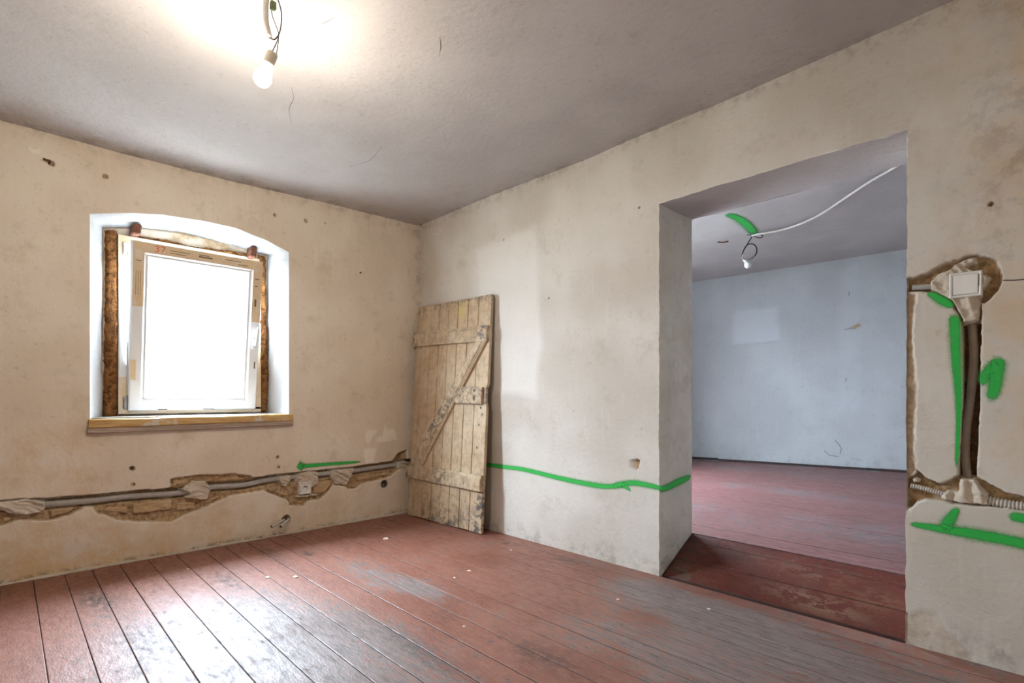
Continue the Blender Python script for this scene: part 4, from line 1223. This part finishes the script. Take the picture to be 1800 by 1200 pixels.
# face plate with a round well
seg = 32; V = []; F = []
for ring, (rr, x) in enumerate(((None, .013), (.0215, .013), (.020, .000), (.0195, -.004))):
    for k in range(seg):
        a = 2 * PI * k / seg
        if rr is None:
            c_, s_ = math.cos(a), math.sin(a); q = (R_ - .0115) / max(abs(c_), abs(s_)); V.append((x, c_ * q, s_ * q))
        else: V.append((x, rr * math.cos(a), rr * math.sin(a)))
    if ring:
        for k in range(seg): F.append(((ring - 1) * seg + k, (ring - 1) * seg + (k + 1) % seg, ring * seg + (k + 1) % seg, ring * seg + k))
V.append((-.004, 0, 0)); c0 = len(V) - 1
for k in range(seg): F.append((3 * seg + k, 3 * seg + (k + 1) % seg, c0))
fp = mesh('face_plate', V, [f[::-1] for f in F], M['white_plastic'], outlet)
V, F = tube([(-.006, 0, .011), (.009, 0, .011)], .0026, 10); mesh('earth_pin', V, F, M['steel'], fp, True)
for y_ in (-.0095, .0095):
    V, F = tube([(-.0045, y_, 0), (-.0036, y_, 0)], .0027, 10); mesh('contact_hole', V, F, M['black'], fp)
# ---------------------------------------------------------------- round sleeve hole low on the window wall
py, pz = on_x(675, 850)
sl = empty('pipe_sleeve', (0, py, pz), label='small round pipe sleeve in the window wall near the door', cat='pipe')
m = MB(); prof_o = []
for k, (r1, x) in enumerate(((.026, -.055), (.026, .004), (.031, .005), (.032, .001), (.031, -.055))): prof_o.append((r1, x))
V, F = lathe(prof_o, 20, Matrix.Rotation(PI / 2, 4, 'Y')); F = F[:-2]
mesh('ring', V, F, M['ring'], sl, True)
V, F = tube([(-.05, .004, -.012), (-.012, .004, -.010)], .010, 12); mesh('inner_pipe', V, F, M['steel'], sl, True)
# ---------------------------------------------------------------- two pipe stubs
h0 = on_x(503, 913)
for i, (e, lab) in enumerate((((479, 926), 'left of the two short pipe stubs poking from the window wall'), ((492, 926), 'right of the two short pipe stubs poking from the window wall'))):
    ey, ez = on_x(*e, .085); ey += .012 * (i - .5)
    V, F = tube(catmull([(-.05, h0[0] - .012 + .034 * i, h0[1]), (.0, h0[0] - .018 + .034 * i, h0[1] - .002), (.05, (h0[0] - .018 + .034 * i) * .5 + ey * .5, (h0[1] + ez) / 2 + .006), (.085, ey, ez)], 5), .0095, 12, cap=False)
    st_ = mesh('pipe_stub', V, F, M['hose_light'], None, True, label=lab, cat='pipe', group='pipe stubs in the window wall')
    V2, F2_ = tube([tuple(Vector(V[-1]) * 0 + Vector((.072, ey + .006, ez + .005))), (.078, ey + .004, ez + .003)], .0085, 12)
    mesh('dark_bore', V2, F2_, M['black'], st_)
# ---------------------------------------------------------------- plugs, hooks and nails
def plug(px, lab):
    y_, z_ = on_x(*px)
    g = empty('wall_plug', (0, y_, z_), label=lab, cat='wall plug')
    V, F = lathe([(.013, -.02), (.014, .004), (.010, .007), (.006, .006), (.005, -.01)], 14, Matrix.Rotation(PI / 2, 4, 'Y'))
    mesh('collar', V, F, M['yellow_plug'], g, True)
    V, F = tube([(-.01, 0, 0), (.010, .002, -.001), (.016, .006, -.004)], .0035, 8); mesh('screw', V, F, M['rust'], g, True)
plug((489, 820), 'yellowed wall plug just above the conduit, beside the outlet')
plug((234, 850), 'yellowed wall plug with rusty screw below the window')
def nail(px, lab, mat, wallk='win', ln=.018):
    if wallk == 'win':
        y_, z_ = on_x(*px); P = [(-.02, y_, z_), (ln, y_, z_ - .003)]; hd_ = [(ln - .002, y_, z_ - .003), (ln + .002, y_, z_ - .003)]
    else:
        x_, z_ = on_y(*px); P = [(x_, .02, z_), (x_, -ln, z_ - .002)]; hd_ = [(x_, -ln + .002, z_ - .002), (x_, -ln - .002, z_ - .002)]
    m = MB().add(*tube(P, .003, 8)).add(*tube(hd_, .007, 10))
    m.build('nail', mat, None, label=lab, cat='nail')
nail((632, 479), 'dark nail in the window wall right of the window', M['rust'])
nail((729, 507), 'pale nail in the room corner above the leaning door', M['crumb'])
y_, z_ = on_x(90, 287)
V, F = tube(catmull([(-.03, y_ - .01, z_ + .006), (.01, y_ - .006, z_ + .008), (.03, y_ - .02, z_ + .002), (.034, y_ - .035, z_ + .004)], 4), .006, 8)
mesh('wall_hook', V, F, M['rust'], None, True, label='dark bent hook high on the window wall at far left', cat='hook')

# ---------------------------------------------------------------- light switch and its conduits
sx, sz = on_y(1697, 500, -.012)
sw = empty('light_switch', (sx, 0, sz), label='white rocker light switch set in rough mortar', cat='switch')
def drot(v): x, y, z = v; return (y, -x, z)         # outlet-style local (x out) -> doorway wall
V, F = bar_ring(-.047, .047, -.047, .047, .011, -.03, .017, .003)
o = mesh('frame', [(y, -x, z) for x, y, z in V], F, M['white_plastic'], sw)
m = MB()
rv = [(-.0352, -.0352, .015), (.0352, -.0352, .0135), (.0352, .0352, .0205), (-.0352, .0352, .0215)]
m.add([(u, -.006, v) for u, v, n in rv] + [(u, -n, v) for u, v, n in rv], [(0, 1, 5, 4), (1, 2, 6, 5), (2, 3, 7, 6), (3, 0, 4, 7), (4, 5, 6, 7)])
m.build('rocker', M['white_plastic'], sw)
m = MB().box((-.0364, -.0125, -.0364), (.0364, -.004, .0364)); m.build('shadow_gap', M['grey_gasket'], sw)
def conduit(name, px, y, r, mat, lab, rings=0, n=8):
    P = [(q[0], yy, q[1]) for q, yy in zip([on_y(*p_, y) for p_ in px], [y] * len(px))]
    P = catmull(P, n)
    if rings:
        L = sum((Vector(a) - Vector(b_)).length for a, b_ in zip(P[:-1], P[1:]))
        k = int(L / rings * 6); D = np.cumsum([0] + [(Vector(a) - Vector(b_)).length for a, b_ in zip(P[:-1], P[1:])])
        A = np.array([tuple(p) for p in P]); q = np.linspace(0, D[-1], k + 1)
        P = [tuple(np.interp(v, D, A[:, j]) for j in range(3)) for v in q]
        V, F = tube(P, r, 14, lambda i, n_: r * (.90 + .10 * (1 if (i % 6) in (1, 2, 3) else -1)))
    else: V, F = tube(P, r, 14)
    return mesh(name, V, F, mat, None, True, label=lab, cat='conduit')
conduit('flexible_hose', [(1706, 545), (1709, 570), (1712, 620), (1709, 670), (1704, 715), (1698, 760), (1697, 805), (1703, 850)], .050, .0140, M['hose'], 'brown-grey flexible hose hanging in the vertical slot')
conduit('conduit_stub', [(1604, 505), (1620, 504.5), (1660, 502)], .014, .011, M['conduit'], 'short grey conduit stub left of the light switch')
conduit('corrugated_hose', [(1601, 853), (1620, 857), (1645, 864), (1680, 874)], .010, .0105, M['hose_light'], 'thin corrugated hose at the doorway edge', .008)
conduit('corrugated_hose', [(1725, 876), (1745, 881), (1775, 887), (1810, 892), (1880, 904)], .016, .0185, M['hose_light'], 'thick corrugated hose running to the right edge', .0105)

# ---------------------------------------------------------------- hanging bulb of the front room
bz = 2.20
bx, by = on_z(465, 130, bz)
DB = (Vector((bx, by, bz)) - Vector((CX, CY, CZ)))
lamp = empty('pendant_bulb', (bx, by, ceil1(bx, by)), label='bare glowing light bulb hanging on wires from conduit', cat='lamp')
lo_ = Vector(lamp.location)
view = _d; 
def lp(u, v, dep=0.0):
    """point on the upright plane through the bulb facing the room's long diagonal"""
    gx, gy, gz = _ray(u, v)
    t_ = ((bx - CX) * _d[0] + (by - CY) * _d[1] + dep) / (gx * _d[0] + gy * _d[1])
    return Vector((CX + gx * t_, CY + gy * t_, CZ + gz * t_)) - lo_
def lpart(name, VF, mat, smooth=True, **kw): return mesh(name, VF[0], VF[1], mat, lamp, smooth, **kw)
lpart('conduit', tube(catmull([tuple(lp(470, -14)), tuple(lp(467, 10)), tuple(lp(468, 40)), tuple(lp(474, 66))], 6), .0105, 14), M['hose_light'], label='pale flexible conduit')
lpart('wire', tube(catmull([tuple(lp(480, -14, .02)), tuple(lp(488, -2, .02)), tuple(lp(495, 25, .02)), tuple(lp(492, 55, .01)), tuple(lp(483, 69)), tuple(lp(472, 66))], 8), .0026, 8), M['wire'], label='dark looped wire')
lpart('wire', tube(catmull([tuple(lp(477, 18, .01)), tuple(lp(480, 32, .01)), tuple(lp(489, 56, .01)), tuple(lp(488, 70)), tuple(lp(478, 92))], 8), .0018, 8), M['wire'], label='thin dark wire')
lpart('wire', tube(catmull([tuple(lp(490, 62, .01)), tuple(lp(489, 75)), tuple(lp(486, 96))], 8), .0016, 8), M['wire'], label='thin dark wire')
c_ = lp(480, 10, .01)
lpart('terminal_block', (lambda m: (m.V, m.F))(MB().box((c_.x - .010, c_.y - .010, c_.z - .016), (c_.x + .010, c_.y + .010, c_.z + .014), .003)), M['terminal'], False, label='small dark terminal block')
ax = (lp(480, 92) - lp(463, 134)).normalized()
Q = Vector((0, 0, 1)).rotation_difference(ax).to_matrix().to_4x4()
base = lp(480, 92)
lpart('socket', lathe([(.004, .0), (.017, -.002), (.0195, -.008), (.0195, -.040), (.021, -.046), (.021, -.052), (.014, -.053)], 20, Matrix.Translation(base) @ Q), M['ceramic'], label='ceramic lamp socket')
bp = [(.013, -.050), (.014, -.058), (.019, -.070), (.026, -.083), (.030, -.096), (.0305, -.104), (.028, -.116), (.021, -.127), (.010, -.133), (.001, -.134)]
lpart('bulb', lathe(bp, 24, Matrix.Translation(base) @ Q), M['bulb_on'], label='glowing bulb')
m = MB(); V, F = lathe([(.001, -.022), (.03, -.022), (.035, -.012), (.035, .02)], 20); 
lpart('ceiling_rose', (V, F), M['white_plastic'])

# ---------------------------------------------------------------- bulb and cable of the adjoining room
mx_, my_ = on_z(1326, 412, 2.58)
mz_ = float(ceil2(mx_, my_)); mx_, my_ = on_z(1326, 412, mz_); 
lamp2 = empty('unlit_pendant_bulb', (mx_, my_, mz_), label='unlit white bulb on looped wire in the room beyond', cat='lamp')
l2 = Vector((mx_, my_, mz_))
def q2(u, v, dep=0.0):
    gx, gy, gz = _ray(u, v)
    t_ = ((mx_ - CX) * _d[0] + (my_ - CY) * _d[1] + dep) / (gx * _d[0] + gy * _d[1])
    return tuple(Vector((CX + gx * t_, CY + gy * t_, CZ + gz * t_)) - l2)
P = [(1322, 416), (1318, 422), (1312, 432), (1306, 443), (1304, 450), (1310, 456), (1320, 455), (1329, 446), (1330, 436), (1324, 429), (1314, 430), (1307, 440), (1305, 450), (1308, 457)]
V, F = tube(catmull([q2(*p_, .01 * math.sin(i)) for i, p_ in enumerate(P)], 6), .0055, 8); mesh('wire', V, F, M['wire'], lamp2, True, label='dark looped wire')
V, F = tube(catmull([q2(1305, 447, -.015), q2(1306, 455, -.015), q2(1316, 456.5, -.015), q2(1326, 449, -.01)], 6), .006, 8); mesh('white_wire', V, F, M['hose_light'], lamp2, True)
V, F = tube(catmull([q2(1313, 413), q2(1320, 413), q2(1327, 416), q2(1336, 418), q2(1341, 415), q2(1336, 412)], 5), .004, 8); mesh('wire', V, F, M['wire'], lamp2, True)
bs = Vector(q2(1309, 455)); ax = (bs - Vector(q2(1316, 468))).normalized(); Q = Vector((0, 0, 1)).rotation_difference(ax).to_matrix().to_4x4()
V, F = lathe([(.005, .012), (.016, .010), (.020, 0), (.020, -.03), (.014, -.032)], 16, Matrix.Translation(bs) @ Q); mesh('socket', V, F, M['white_plastic'], lamp2, True)
V, F = lathe([(.014, -.03), (.022, -.042), (.031, -.056), (.034, -.07), (.030, -.086), (.018, -.098), (.001, -.102)], 20, Matrix.Translation(bs) @ Q); mesh('bulb', V, F, M['bulb_off'], lamp2, True, label='white unlit bulb')
CPX = [(1322, 414), (1335, 411), (1365, 406), (1400, 396), (1440, 378), (1480, 352), (1520, 325), (1573, 294), (1620, 268)]
P = []
for i, q in enumerate(CPX):
    dz = (.012, .02, .035, .045, .045, .04, .03, .015, .010)[i]
    x_, y_ = on_z(*q, mz_ - dz); x_, y_ = on_z(*q, float(ceil2(x_, y_)) - dz); P.append((x_, y_, float(ceil2(x_, y_)) - dz))
V, F = tube(catmull(P, 6), .010, 10)
mesh('ceiling_cable', V, F, M['hose_light'], None, True, label='pale cable slung along the ceiling of the room beyond', cat='cable')
x_, y_ = on_z(1272, 424, mz_); x_, y_ = on_z(1272, 424, float(ceil2(x_, y_)))
V, F = tube(catmull([(x_ - .05, y_ - .03, float(ceil2(x_, y_)) - .004), (x_, y_, float(ceil2(x_, y_)) - .012), (x_ + .05, y_ - .01, float(ceil2(x_, y_)) - .016)], 4), .007, 8)
mesh('ceiling_hook', V, F, M['rust'], None, True, label='small dark hook in the ceiling of the room beyond', cat='hook')

# ---------------------------------------------------------------- crumbs of plaster on the floor
CR = [(678, 946, .016, 'largest white plaster crumb on the floor near the leaning door'), (470, 1014, .013, 'plaster crumb at the rim of the bright floor patch'), (519, 1013, .013, 'plaster crumb just right of another on the bright floor patch'),
      (799, 1014, .007, 'small plaster crumb in the middle of the red floor'), (825, 1002, .009, 'flat plaster crumb below the pale wall'), (898, 966, .008, 'plaster crumb on the floor close to the pale wall'),
      (1086, 1052, .006, 'tiny white crumb before the doorway'), (330, 999, .008, 'plaster crumb below the window near the wall'), (816, 1099, .006, 'tiny white crumb at the centre of the floor'), (1246, 1069, .007, 'tiny white crumb in front of the threshold boards')]
for i, (u, v, r, lab) in enumerate(CR):
    x, y = on_z(u, v, .004)
    rr = np.random.RandomState(i)
    V = []; n = 8
    for lv, (k, zz) in enumerate(((1.0, 0.0), (.9, .45), (.45, .8))):
        for a in range(n): q = r * k * (.75 + .5 * rr.rand()); V.append((x + q * 1.3 * math.cos(2 * PI * a / n), y + q * math.sin(2 * PI * a / n), .0008 + r * .6 * zz * (.8 + .4 * rr.rand())))
    F = [(l_ * n + a, l_ * n + (a + 1) % n, (l_ + 1) * n + (a + 1) % n, (l_ + 1) * n + a) for l_ in range(2) for a in range(n)] + [tuple(range(2 * n, 3 * n))]
    mesh('plaster_crumb', V, F, M['crumb'], None, False, label=lab, cat='debris', group='plaster crumbs on the floor')
